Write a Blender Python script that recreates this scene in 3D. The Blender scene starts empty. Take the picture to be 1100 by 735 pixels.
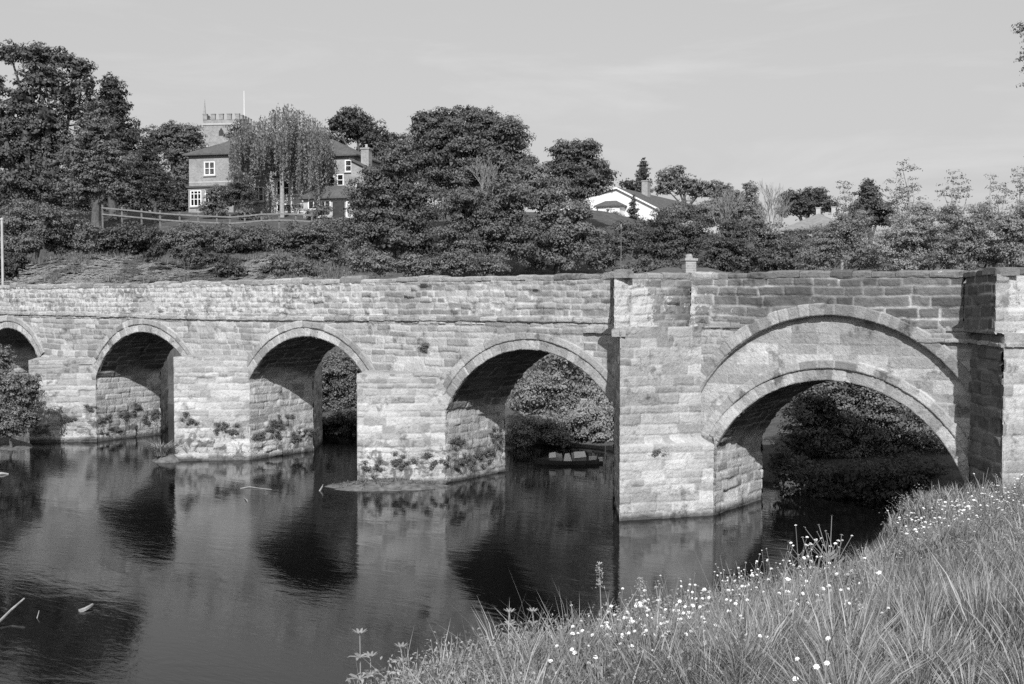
import bpy, math, random
import numpy as np
C = bpy.context.scene.collection
SC = bpy.context.scene
rad = math.radians

# ------------------------------------------------------------------ camera
FPX, CAMZ, PITCH = 1250.0, 6.5, math.atan(45.5/1250)
F0 = np.array([-.588, .809, 0]); F0 /= np.linalg.norm(F0)
RT = np.array([F0[1], -F0[0], 0])
FW = F0*math.cos(PITCH)+np.array([0, 0, -math.sin(PITCH)])
UP = F0*math.sin(PITCH)+np.array([0, 0, math.cos(PITCH)])
CAM = np.array([0, 0, CAMZ])
cam = bpy.data.objects.new('camera', bpy.data.cameras.new('camera')); C.objects.link(cam)
cam.location = CAM
cam.rotation_euler = (math.pi/2-PITCH, 0, math.atan2(-F0[0], F0[1]))
cam.data.sensor_width = 36; cam.data.lens = FPX/1100*36
cam.data.clip_start = .1; cam.data.clip_end = 6000
SC.camera = cam

# ------------------------------------------------------------------ sky, sun, exposure
SUN_EL, SUN_R = rad(36), .70                     # elevation; X:Y ratio of the direction to the sun
sd = np.array([SUN_R, -1, 0]); sd /= np.linalg.norm(sd)
w = bpy.data.worlds.new('World'); SC.world = w; w.use_nodes = True
nt = w.node_tree; nt.nodes.clear()
def N(nt, t, **k):
    n = nt.nodes.new(t)
    for a, b in k.items(): setattr(n, a, b)
    return n
sky = N(nt, 'ShaderNodeTexSky', sky_type='NISHITA', sun_disc=False)
sky.sun_elevation = SUN_EL; sky.sun_rotation = math.atan2(sd[0], sd[1])
sky.air_density = 1.0; sky.dust_density = 2.5; sky.ozone_density = 3.0
sep = N(nt, 'ShaderNodeSeparateColor'); nt.links.new(sky.outputs[0], sep.inputs[0])
def M(nt, op, a, b=None, c=None):
    n = N(nt, 'ShaderNodeMath', operation=op)
    for i, x in enumerate((a, b, c)):
        if x is None: continue
        if isinstance(x, (int, float)): n.inputs[i].default_value = x
        else: nt.links.new(x, n.inputs[i])
    return n.outputs[0]
# black-and-white film: the sky's red, green and blue become one grey
grey = M(nt, 'ADD', M(nt, 'MULTIPLY', sep.outputs[0], .12), M(nt, 'ADD', M(nt, 'MULTIPLY', sep.outputs[1], .33), M(nt, 'MULTIPLY', sep.outputs[2], .55)))
grey = M(nt, 'MULTIPLY', M(nt, 'POWER', grey, .33), 3.66)        # the film's shoulder holds the sky nearly even
tc = N(nt, 'ShaderNodeTexCoord'); mp = N(nt, 'ShaderNodeMapping'); mp.inputs['Scale'].default_value = (1.6, 1.6, 9)
nt.links.new(tc.outputs['Generated'], mp.inputs[0])
nz = N(nt, 'ShaderNodeTexNoise'); nz.inputs['Scale'].default_value = 2.3; nz.inputs['Detail'].default_value = 9; nz.inputs['Roughness'].default_value = .6
nz.inputs['Distortion'].default_value = .5
nt.links.new(mp.outputs[0], nz.inputs['Vector'])
mr = N(nt, 'ShaderNodeMapRange'); mr.inputs[1].default_value = .5; mr.inputs[2].default_value = .82; mr.inputs[3].default_value = 1; mr.inputs[4].default_value = 1.17
nt.links.new(nz.outputs[0], mr.inputs[0])
grey = M(nt, 'MULTIPLY', grey, mr.outputs[0])
bg = N(nt, 'ShaderNodeBackground'); bg.inputs[1].default_value = .1
nt.links.new(grey, bg.inputs[0])
wo = N(nt, 'ShaderNodeOutputWorld'); nt.links.new(bg.outputs[0], wo.inputs[0])
sun = bpy.data.objects.new('sun', bpy.data.lights.new('sun', 'SUN')); C.objects.link(sun)
sun.data.energy = 5.0; sun.data.angle = rad(.5)
from mathutils import Vector
sv = Vector((sd[0]*math.cos(SUN_EL), sd[1]*math.cos(SUN_EL), math.sin(SUN_EL)))
sun.rotation_euler = sv.to_track_quat('Z', 'Y').to_euler()
SC.view_settings.view_transform = 'Standard'; SC.view_settings.look = 'None'
SC.view_settings.gamma = 1; SC.view_settings.exposure = 0; SC.view_settings.use_curve_mapping = False
SC.render.engine = 'CYCLES'
SC.cycles.max_bounces = 5; SC.cycles.diffuse_bounces = 2; SC.cycles.glossy_bounces = 3; SC.cycles.transmission_bounces = 2
SC.cycles.transparent_max_bounces = 4; SC.cycles.use_denoising = False
SC.render.resolution_x = 1024; SC.render.resolution_y = 684

# ------------------------------------------------------------------ measuring helpers
def ray(x, y): return FW+RT*(x-550)/FPX+UP*(367.5-y)/FPX
def on_depth(x, y, d):
    r = ray(x, y); return CAM+r*(d/(r@F0))
def on_water(x, y, z=0.0):
    r = ray(x, y); return CAM+r*((z-CAMZ)/r[2])
def on_face(x, y, Y):
    r = ray(x, y); return CAM+r*(Y/r[1])
def depth(P): return P[..., 0]*F0[0]+P[..., 1]*F0[1]
def side(P): return P[..., 0]*RT[0]+P[..., 1]*RT[1]

# ------------------------------------------------------------------ noise in numpy
def _h(i, j, k, s):
    n = (i*374761393+j*668265263+k*2147483647+s*974634777) & 0xffffffff
    n = ((n ^ (n >> 13))*1274126177) & 0xffffffff
    n = (n ^ (n >> 16))*2246822519 & 0xffffffff
    return ((n ^ (n >> 15)) & 0xffffff)/float(0xffffff)
def vn(x, y, s=0):
    x = np.asarray(x, float); y = np.asarray(y, float)
    i = np.floor(x).astype(np.int64); j = np.floor(y).astype(np.int64)
    a = x-i; b = y-j; a = a*a*(3-2*a); b = b*b*(3-2*b)
    z = np.zeros_like(i)
    return ((_h(i, j, z, s)*(1-a)+_h(i+1, j, z, s)*a)*(1-b)+(_h(i, j+1, z, s)*(1-a)+_h(i+1, j+1, z, s)*a)*b)*2-1
def fbm(x, y, s=0, o=4):
    t = 0; a = 1.0; q = 0
    for k in range(o):
        t = t+a*vn(x*2**k, y*2**k, s+17*k); q += a; a *= .5
    return t/q
def sst(a, b, x):
    t = np.clip((x-a)/(b-a), 0, 1); return t*t*(3-2*t)

# ------------------------------------------------------------------ objects
def link_mesh(name, V, Fc, mat, parent=None, attrs=None, smooth=False):
    """one mesh object from numpy vertices and faces (list, or array n x k)"""
    V = np.asarray(V, np.float64).reshape(-1, 3)
    if parent is not None:
        V = V-np.array(origin(parent))
    me = bpy.data.meshes.new(name)
    if isinstance(Fc, np.ndarray):
        n, k = Fc.shape
        me.vertices.add(len(V)); me.vertices.foreach_set('co', V.astype(np.float32).ravel())
        me.loops.add(n*k); me.loops.foreach_set('vertex_index', Fc.astype(np.int32).ravel())
        me.polygons.add(n); me.polygons.foreach_set('loop_start', np.arange(0, n*k, k, dtype=np.int32))
        me.update(calc_edges=True)
    else:
        me.from_pydata(V.tolist(), [], Fc)
    for a, v in (attrs or {}).items():
        at = me.attributes.new(a, 'FLOAT', 'POINT'); at.data.foreach_set('value', np.asarray(v, np.float32).ravel())
    if smooth: me.polygons.foreach_set('use_smooth', np.ones(len(me.polygons), bool))
    me.materials.append(mat)
    o = bpy.data.objects.new(name, me); C.objects.link(o)
    if parent is not None: o.parent = parent
    return o
ORIG = {}
def origin(o):
    return ORIG.get(o.name, (0, 0, 0))
def thing(name, label, cat, loc, group=None):
    o = bpy.data.objects.new(name, None); C.objects.link(o); o.location = loc
    o.empty_display_size = .3
    ORIG[o.name] = tuple(loc)
    o['label'] = label; o['category'] = cat
    if group: o['group'] = group
    return o
def part(name, V, Fc, mat, root, owner=None, **k):
    """a part in world coordinates under its thing; owner = the part it belongs to (sub-part)"""
    o = link_mesh(name, np.asarray(V, float).reshape(-1, 3)-np.array(origin(root)), Fc, mat, None, **k)
    o.parent = owner if owner is not None else root
    return o
class MB:
    def __init__(s): s.v = []; s.f = []
    def add(s, V, Fc):
        b = len(s.v); s.v += [tuple(p) for p in V]; s.f += [tuple(i+b for i in q) for q in Fc]
    def box(s, x0, x1, y0, y1, z0, z1):
        V = [(x, y, z) for z in (z0, z1) for (x, y) in ((x0, y0), (x1, y0), (x1, y1), (x0, y1))]
        s.add(V, [(3, 2, 1, 0), (4, 5, 6, 7), (0, 1, 5, 4), (1, 2, 6, 5), (2, 3, 7, 6), (3, 0, 4, 7)])
    def tube(s, P, Rr, n=7, cap=True):
        P = [np.array(p, float) for p in P]; b = len(s.v)
        for i, p in enumerate(P):
            t = P[min(i+1, len(P)-1)]-P[max(i-1, 0)]; t = t/(np.linalg.norm(t)+1e-9)
            a = np.cross(t, [0.3, .1, 1] if abs(t[2]) < .9 else [1, 0, 0]); a /= np.linalg.norm(a)+1e-9; c = np.cross(t, a)
            for k in range(n):
                q = 2*math.pi*k/n; s.v.append(tuple(p+(a*math.cos(q)+c*math.sin(q))*Rr[i]))
        for i in range(len(P)-1):
            for k in range(n):
                k2 = (k+1) % n
                s.f.append((b+i*n+k, b+i*n+k2, b+(i+1)*n+k2, b+(i+1)*n+k))
        if cap: s.f.append(tuple(b+k for k in range(n))[::-1]); s.f.append(tuple(b+(len(P)-1)*n+k for k in range(n)))

# ------------------------------------------------------------------ materials (a black-and-white photograph: every colour is a grey)
def mat(name):
    m = bpy.data.materials.new(name); m.use_nodes = True
    nt = m.node_tree; b = nt.nodes['Principled BSDF']; b.inputs['Specular IOR Level'].default_value = .25
    return m, nt, b
def attr(nt, n): return N(nt, 'ShaderNodeAttribute', attribute_name=n).outputs['Fac']
def noise(nt, sc, det=5, rough=.55, vec=None, dist=0):
    n = N(nt, 'ShaderNodeTexNoise'); n.inputs['Scale'].default_value = sc; n.inputs['Detail'].default_value = det
    n.inputs['Roughness'].default_value = rough; n.inputs['Distortion'].default_value = dist
    if vec is None:
        g = N(nt, 'ShaderNodeNewGeometry'); vec = g.outputs['Position']
    nt.links.new(vec, n.inputs['Vector']); return n.outputs[0]
def rng(nt, v, a, b, c, d):
    n = N(nt, 'ShaderNodeMapRange'); nt.links.new(v, n.inputs[0])
    for i, x in enumerate((a, b, c, d)): n.inputs[i+1].default_value = x
    return n.outputs[0]
def mixv(nt, f, a, b):
    """a*(1-f)+b*f on plain values"""
    return M(nt, 'ADD', M(nt, 'MULTIPLY', a, M(nt, 'SUBTRACT', 1.0, f)), M(nt, 'MULTIPLY', b, f))
def bump(nt, b, h, s, d):
    n = N(nt, 'ShaderNodeBump'); n.inputs['Strength'].default_value = s; n.inputs['Distance'].default_value = d
    nt.links.new(h, n.inputs['Height']); nt.links.new(n.outputs[0], b.inputs['Normal'])
def plain(name, v, rough=.8, var=.15, sc=3.0, bp=0):
    m, nt, b = mat(name)
    x = rng(nt, noise(nt, sc, 6), .3, .7, v*(1-var), v*(1+var))
    nt.links.new(x, b.inputs['Base Color']); b.inputs['Roughness'].default_value = rough
    if bp: bump(nt, b, noise(nt, sc*6, 5), .6, bp)
    return m
# bridge stone: reads stone / mortar / tone / lichen from the mesh
def stone_mat():
    m, nt, b = mat('weathered_sandstone')
    st, mo, to, li = attr(nt, 'stone'), attr(nt, 'mortar'), attr(nt, 'tone'), attr(nt, 'lichen')
    base = rng(nt, st, 0, 1, .26, .48)
    big = rng(nt, noise(nt, .55, 4), .35, .65, .86, 1.12)
    fine = rng(nt, noise(nt, 9, 8, .7), .3, .7, .80, 1.20)
    col = M(nt, 'MULTIPLY', M(nt, 'MULTIPLY', base, big), M(nt, 'MULTIPLY', fine, to))
    mcol = M(nt, 'MULTIPLY', rng(nt, noise(nt, 2.1, 4), .36, .60, .34, .66), M(nt, 'POWER', to, .12))
    col = mixv(nt, M(nt, 'MULTIPLY', mo, .9), col, mcol)
    # pale crusts of lichen, blotches with a shape of their own
    ln = noise(nt, 4.5, 7, .68, dist=.6)
    thr = M(nt, 'SUBTRACT', .80, M(nt, 'MULTIPLY', li, .34))
    lm = N(nt, 'ShaderNodeMapRange'); nt.links.new(M(nt, 'SUBTRACT', ln, thr), lm.inputs[0])
    for i, x in enumerate((0, .05, 0, .85)): lm.inputs[i+1].default_value = x
    col = mixv(nt, lm.outputs[0], col, .58)
    # dark crusts
    dn = rng(nt, noise(nt, 1.5, 8, .72), .56, .66, 0, .6)
    col = M(nt, 'MULTIPLY', col, M(nt, 'SUBTRACT', 1.0, dn))
    # tide mark just over the water
    g = N(nt, 'ShaderNodeNewGeometry'); sx = N(nt, 'ShaderNodeSeparateXYZ'); nt.links.new(g.outputs['Position'], sx.inputs[0])
    zz = M(nt, 'ADD', sx.outputs[2], M(nt, 'MULTIPLY', noise(nt, 2.2, 6, .7), -.35))
    wet = rng(nt, zz, -.12, .06, .75, 0)
    col = M(nt, 'MULTIPLY', col, M(nt, 'SUBTRACT', 1.0, wet))
    # mossy growth in patches on the lowest courses
    mn = noise(nt, 1.9, 8, .75, dist=.8)
    lowm = M(nt, 'MULTIPLY', rng(nt, mn, .50, .56, 0, .8), M(nt, 'MULTIPLY', rng(nt, sx.outputs[2], .9, 2.2, 1, 0), rng(nt, sx.outputs[0], -22, -18.5, 1, .12)))
    col = mixv(nt, lowm, col, .085)
    nt.links.new(col, b.inputs['Base Color']); b.inputs['Roughness'].default_value = .92; b.inputs['Specular IOR Level'].default_value = .1
    h = M(nt, 'ADD', noise(nt, 14, 8, .75), M(nt, 'MULTIPLY', noise(nt, 3.4, 5), .8))
    bump(nt, b, h, 1.0, .05)
    return m
STONE = stone_mat()
def leaf_mat(name, v, var=.5, trans=.25):
    m, nt, b = mat(name)
    t = attr(nt, 'tint')
    col = rng(nt, t, 0, 1, v*(1-var), v*(1+var))
    nt.links.new(col, b.inputs['Base Color']); b.inputs['Roughness'].default_value = .55; b.inputs['Specular IOR Level'].default_value = .3
    tr = N(nt, 'ShaderNodeBsdfTranslucent'); nt.links.new(M(nt, 'MULTIPLY', col, 1.1), tr.inputs[0])
    mx = N(nt, 'ShaderNodeMixShader'); mx.inputs[0].default_value = trans
    nt.links.new(b.outputs[0], mx.inputs[1]); nt.links.new(tr.outputs[0], mx.inputs[2])
    nt.links.new(mx.outputs[0], nt.nodes['Material Output'].inputs[0])
    return m
LEAF_DARK = leaf_mat('dark_foliage', .10); LEAF_MID = leaf_mat('green_foliage', .155); LEAF_PALE = leaf_mat('pale_foliage', .18)
LEAF_WILLOW = leaf_mat('willow_foliage', .31, .35, .4); GRASS = leaf_mat('grass_blades', .30, .65, .35); LEAF_CON = leaf_mat('conifer_sprays', .18); LEAF_BIRCH = leaf_mat('birch_foliage', .22, .4, .35)
BARK = plain('bark', .10, .9, .4, 6, .02); BARK_PALE = plain('pale_bark', .30, .9, .3, 5, .01)

# ------------------------------------------------------------------ terrain
def epts(L):
    return np.array([on_depth(x, y, d) for x, y, d in L])
EDGE = epts([(330, 980, 4.8), (432, 782, 8.4), (570, 734, 10.4), (700, 696, 12.8), (850, 650, 16), (960, 610, 19.5), (1035, 580, 24)])
EDGE = np.vstack([EDGE, [(-8.6, 27.6, 1.5), (-8.3, 31.5, 1.0), (-8.2, 36, .9), (-7.0, 46, 1.2)]])
EDGE = np.vstack([[(-7, -20, 4.6), (-5.5, -4, 4.4)], EDGE])
def near_h(X, Y):
    best = np.full(X.shape, 1e9); sg = np.zeros(X.shape); ze = np.zeros(X.shape)
    for a, b in zip(EDGE[:-1], EDGE[1:]):
        d = b[:2]-a[:2]; L2 = d@d
        t = np.clip(((X-a[0])*d[0]+(Y-a[1])*d[1])/L2, 0, 1)
        px = a[0]+t*d[0]; py = a[1]+t*d[1]
        q = np.hypot(X-px, Y-py)
        cr = d[0]*(Y-a[1])-d[1]*(X-a[0])          # negative = right side = land
        m = q < best
        best = np.where(m, q, best); sg = np.where(m, np.where(cr < 0, 1, -1), sg); ze = np.where(m, a[2]+t*(b[2]-a[2]), ze)
    s = best*sg
    land = ze+np.minimum(np.maximum(s, 0)*.20, 1.6)
    land = np.minimum(land, np.maximum(ze, 4.7)) + .06*fbm(X*.8, Y*.8, 5)
    out = ze+np.minimum(s, 0)*1.1
    return np.where(s > 0, land, np.maximum(out, -1.3)), s
HD = [0, 56, 62, 72, 77, 84, 100, 112, 140, 170, 300, 700, 3000]
HZ = [-2, -1.5, 1.5, 3.2, 4.5, 8.6, 12.9, 14.9, 17, 19, 22, 26, 26]
YSX = [-300, -100, -60, -39.5, -27, -22, -18, -15, -8, 0, 60]; YSY = [70, 56, 46, 42, 43.2, 42, 39, 38.4, 37.5, 37, 36]
def shore(X): return np.interp(X, YSX, YSY)
def far_h(X, Y):
    d = X*F0[0]+Y*F0[1]; r = X*RT[0]+Y*RT[1]
    px = 550+1250*r/np.maximum(d, 1)
    fac = np.interp(px, [-2000, 640, 760, 900, 3000], [1, 1, .86, .66, .6])
    hill = np.interp(d, HD, HZ)*fac
    s = Y-shore(X)
    low = np.interp(s, [-3, -.3, .2, 1.5, 8, 20, 60], [-1.3, -.35, .25, .8, 1.6, 2.4, 3])
    h = np.where(s > 3, np.maximum(low, hill), low)
    return h+np.clip(s, 0, 1)*.35*fbm(X*.12, Y*.12, 9)
def ground_h(X, Y):
    X = np.asarray(X, float); Y = np.asarray(Y, float)
    n, _ = near_h(X, Y); return np.maximum(np.maximum(n, far_h(X, Y)), -1.3)
def axis(lo, a, b, hi, st):
    core = np.arange(a, b+st/2, st); l = []; x = a; g = st
    while x > lo: g *= 1.22; x -= g; l.append(x)
    r = []; x = b; g = st
    while x < hi: g *= 1.22; x += g; r.append(x)
    return np.array(l[::-1]+list(core)+r)
gx = axis(-3500, -75, 14, 3000, .55); gy = axis(-200, 4, 100, 4000, .55)
GX, GY = np.meshgrid(gx, gy)
GZ = ground_h(GX, GY)
def gridfaces(n, m):
    """n rows, m columns"""
    i = np.arange(n-1)[:, None]*m+np.arange(m-1)[None, :]
    return np.stack([i, i+1, i+m+1, i+m], -1).reshape(-1, 4)
def ground_mat():
    m, nt, b = mat('grassy_earth')
    col = rng(nt, noise(nt, 1.3, 8, .7), .3, .7, .05, .14)
    nt.links.new(col, b.inputs['Base Color']); b.inputs['Roughness'].default_value = 1
    bump(nt, b, noise(nt, 5, 8, .7), 1, .12); return m
GROUND = ground_mat()
g = link_mesh('ground', np.stack([GX, GY, GZ], -1), gridfaces(len(gy), len(gx)), GROUND, smooth=True); g['kind'] = 'structure'

# ------------------------------------------------------------------ water
def water_mat():
    m, nt, b = mat('river_water')
    b.inputs['Base Color'].default_value = (.004, .004, .004, 1); b.inputs['Roughness'].default_value = .03
    b.inputs['IOR'].default_value = 1.33; b.inputs['Specular IOR Level'].default_value = .5
    g = N(nt, 'ShaderNodeNewGeometry')
    mp = N(nt, 'ShaderNodeMapping'); mp.inputs['Rotation'].default_value = (0, 0, rad(-36)); mp.inputs['Scale'].default_value = (.55, 1.5, 1)
    nt.links.new(g.outputs['Position'], mp.inputs[0])
    a = noise(nt, 5.5, 4, .6, mp.outputs[0], .4); c = noise(nt, 1.1, 3, .5, mp.outputs[0], .8)
    patch = rng(nt, noise(nt, .16, 3, .5), .42, .62, .25, 1.0)
    h = M(nt, 'ADD', M(nt, 'MULTIPLY', M(nt, 'MULTIPLY', a, patch), .35), M(nt, 'MULTIPLY', c, .5))
    bump(nt, b, h, .28, .045)
    return m
WATER = water_mat()
w_ = link_mesh('water', [(-3000, -400, 0), (60, -400, 0), (60, 300, 0), (-3000, 300, 0)], [(0, 1, 2, 3)], WATER); w_['kind'] = 'structure'
# ------------------------------------------------------------------ the bridge
YF, YB = 31.8, 35.3
ARCH = [(-53.75, 2.1, 3.0, 2.6, 2.55), (-43.11, 1.12, 3.96, 3.52, 3.5), (-32.91, 1.13, 3.94, 3.3, 3.4), (-22.39, .87, 3.96, 3.6, 3.3), (-12.07, .24, 3.97, 3.52, 3.86)]
RELIEF = (-12.05, 1.40, 4.66)
class Masonry:
    """courses of uneven stones over a (u, v) plane"""
    def __init__(s, seed, v0, v1, h, wd, u0, u1, warp=1.0, off=.014, rough=.011, edge=.045, mw=.034, ms=.8):
        R = random.Random(seed); s.seed = seed; s.warp = warp; s.off = off; s.rough = rough; s.edge = edge; s.mw = mw; s.ms = ms
        s.vs = [v0-.3]
        while s.vs[-1] < v1+.4: s.vs.append(s.vs[-1]+R.uniform(*h))
        s.vs = np.array(s.vs); s.us = []; s.rn = []
        for k in range(len(s.vs)):
            l = [u0-1-R.random()*wd[1]]; big = R.uniform(.8, 1.25)
            while l[-1] < u1+1: l.append(l[-1]+R.uniform(*wd)*big*(1.7 if R.random() < .12 else 1))
            s.us.append(np.array(l)); s.rn.append(np.array([[R.random(), R.gauss(0, 1), R.gauss(0, 1), R.gauss(0, 1)] for _ in l]))
    def ev(s, u, v):
        sd = s.seed; w = s.warp
        uu = u+w*(.05*fbm(u*1.1, v*1.1, sd+1, 3)+.03*vn(u*5, v*5, sd+2))
        vv = v+w*(.07*fbm(u*.45, v*.25, sd+3, 3)+.025*vn(u*3.3, v*3.3, sd+4))
        k = np.clip(np.searchsorted(s.vs, vv)-1, 0, len(s.vs)-2)
        e = np.zeros(u.shape); rn = np.zeros(u.shape); h = np.zeros(u.shape)
        for c in np.unique(k):
            m = k == c; a = s.us[c]; q = np.clip(np.searchsorted(a, uu[m])-1, 0, len(a)-2)
            du = np.minimum(uu[m]-a[q], a[q+1]-uu[m]); dv = np.minimum(vv[m]-s.vs[c], s.vs[c+1]-vv[m])
            r = s.edge
            cx = np.maximum(r-du, 0); cy = np.maximum(r-dv, 0)
            e[m] = r-np.hypot(cx, cy)                     # rounded corners
            R4 = s.rn[c][q]
            rn[m] = R4[:, 0]
            deep = (R4[:, 2] > 1.9)*(.028+.03*(R4[:, 3] > 0))*min(1, s.off/.012)
            h[m] = -deep+R4[:, 1]*s.off+R4[:, 2]*.03*(uu[m]-.5*(a[q]+a[q+1]))*(s.off/.022)+R4[:, 3]*.06*(vv[m]-.5*(s.vs[c]+s.vs[c+1]))*(s.off/.022)
        ok = sst(0, s.edge, e)
        h = h*ok+.03*(ok-1)*min(1, s.off/.015)+s.rough*fbm(u*4.5, v*4.5, sd+5, 4)*1.4
        mort = 1-sst(s.mw*.15, s.mw, e)
        mort = mort*s.ms*(.35+.65*sst(-.2, .35, fbm(u*.5, v*.5, sd+6, 3)))      # pointing survives in places
        return h, rn, mort
def patch(name, pos, nrm, u, v, mas, root, tone=1.0, lich=.0, cut=None, extra=None, uo=None, owner=None):
    """grid over u x v; pos(u,v)->xyz, nrm(u,v)->unit normal, displaced by the masonry"""
    U, V = np.meshgrid(u, v)
    h, rn, mo = mas.ev(U if uo is None else uo(U, V), V)
    if extra is not None: h = h+extra(U, V)
    P = pos(U, V)+nrm(U, V)*h[..., None]
    Fc = gridfaces(len(v), len(u))
    if cut is not None:
        keep = cut(U, V).ravel()
        Fc = Fc[keep[Fc].all(1)]
        us, inv = np.unique(Fc, return_inverse=True); Fc = inv.reshape(-1, 4)
    else: us = np.arange(U.size)
    t = (tone(U, V) if callable(tone) else np.full(U.shape, tone)).ravel()[us]
    l = (lich(U, V) if callable(lich) else np.full(U.shape, lich)).ravel()[us]
    return part(name, P.reshape(-1, 3)[us], Fc, STONE, root, owner, attrs=dict(stone=rn.ravel()[us], mortar=mo.ravel()[us], tone=t, lichen=l), smooth=True)
def const(n):
    n = np.array(n, float); n /= np.linalg.norm(n)
    return lambda U, V: np.broadcast_to(n, U.shape+(3,))
bridge = thing('stone_bridge', 'long medieval sandstone bridge with round arches crossing the dark river', 'bridge', (-30, YF, 0))
G = .034
x0, x1 = -66.0, 7.0
def inside(X, Z, grow=0.0):
    r = np.zeros(X.shape, bool)
    for cx, cz, R, l, q in ARCH:
        up = (X-cx)**2+(Z-cz)**2 < (R+grow)**2
        up &= (Z > cz)
        r |= up & (X > cx-l-grow) & (X < cx+q+grow)
        r |= (X > cx-l-grow) & (X < cx+q+grow) & (Z <= cz)
    return r
rel = lambda X, Z: (sst(.04, -.02, np.hypot(X-RELIEF[0], Z-RELIEF[1])-RELIEF[2]))*(Z > 1.4)*(X < -7.4)*(X > -16.8)
def sp_tone(X, Z):
    t = 1.06+.0*X
    t = t*(1+.14*rel(X, Z))
    t = t*(1-.22*sst(4.7, 5.7, Z)*sst(-17, -15, X))*(1-.10*sst(-.2, .5, fbm(X*.3, Z*.5, 71)))
    return t
def sp_lich(X, Z): return .10+.25*sst(4.8, 5.9, Z)+.25*sst(.1, .5, fbm(X*.35, Z*.5, 33))
mas_f = Masonry(11, -1, 6, (.20, .36), (.35, .95), x0, x1)
mas_ash = Masonry(12, -1, 7, (.27, .36), (.5, 1.25), -18, -7, warp=.25, off=.006, rough=.004, edge=.02, mw=.022)
class Two:
    """old rubble outside, smooth pale ashlar under the relieving arch"""
    def ev(s, U, V):
        a = mas_f.ev(U, V); b = mas_ash.ev(U, V); k = rel(U, V) > .5
        return tuple(np.where(k, y, x) for x, y in zip(a, b))
patch('spandrel_wall', lambda U, V: np.stack([U, 0*U+YF, V], -1), const((0, -1, 0)), np.arange(x0, x1, G), np.arange(-.9, 5.95, G), Two(), bridge,
      sp_tone, sp_lich, cut=lambda U, V: ~inside(U, V, .12), extra=lambda U, V: -.15*rel(U, V))
patch('rear_wall', lambda U, V: np.stack([U, 0*U+YB, V], -1), const((0, 1, 0)), np.arange(x0, x1, .09), np.arange(-.9, 5.95, .09), mas_f, bridge, 1.0, .1,
      cut=lambda U, V: ~inside(U, V, .14))
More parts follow.
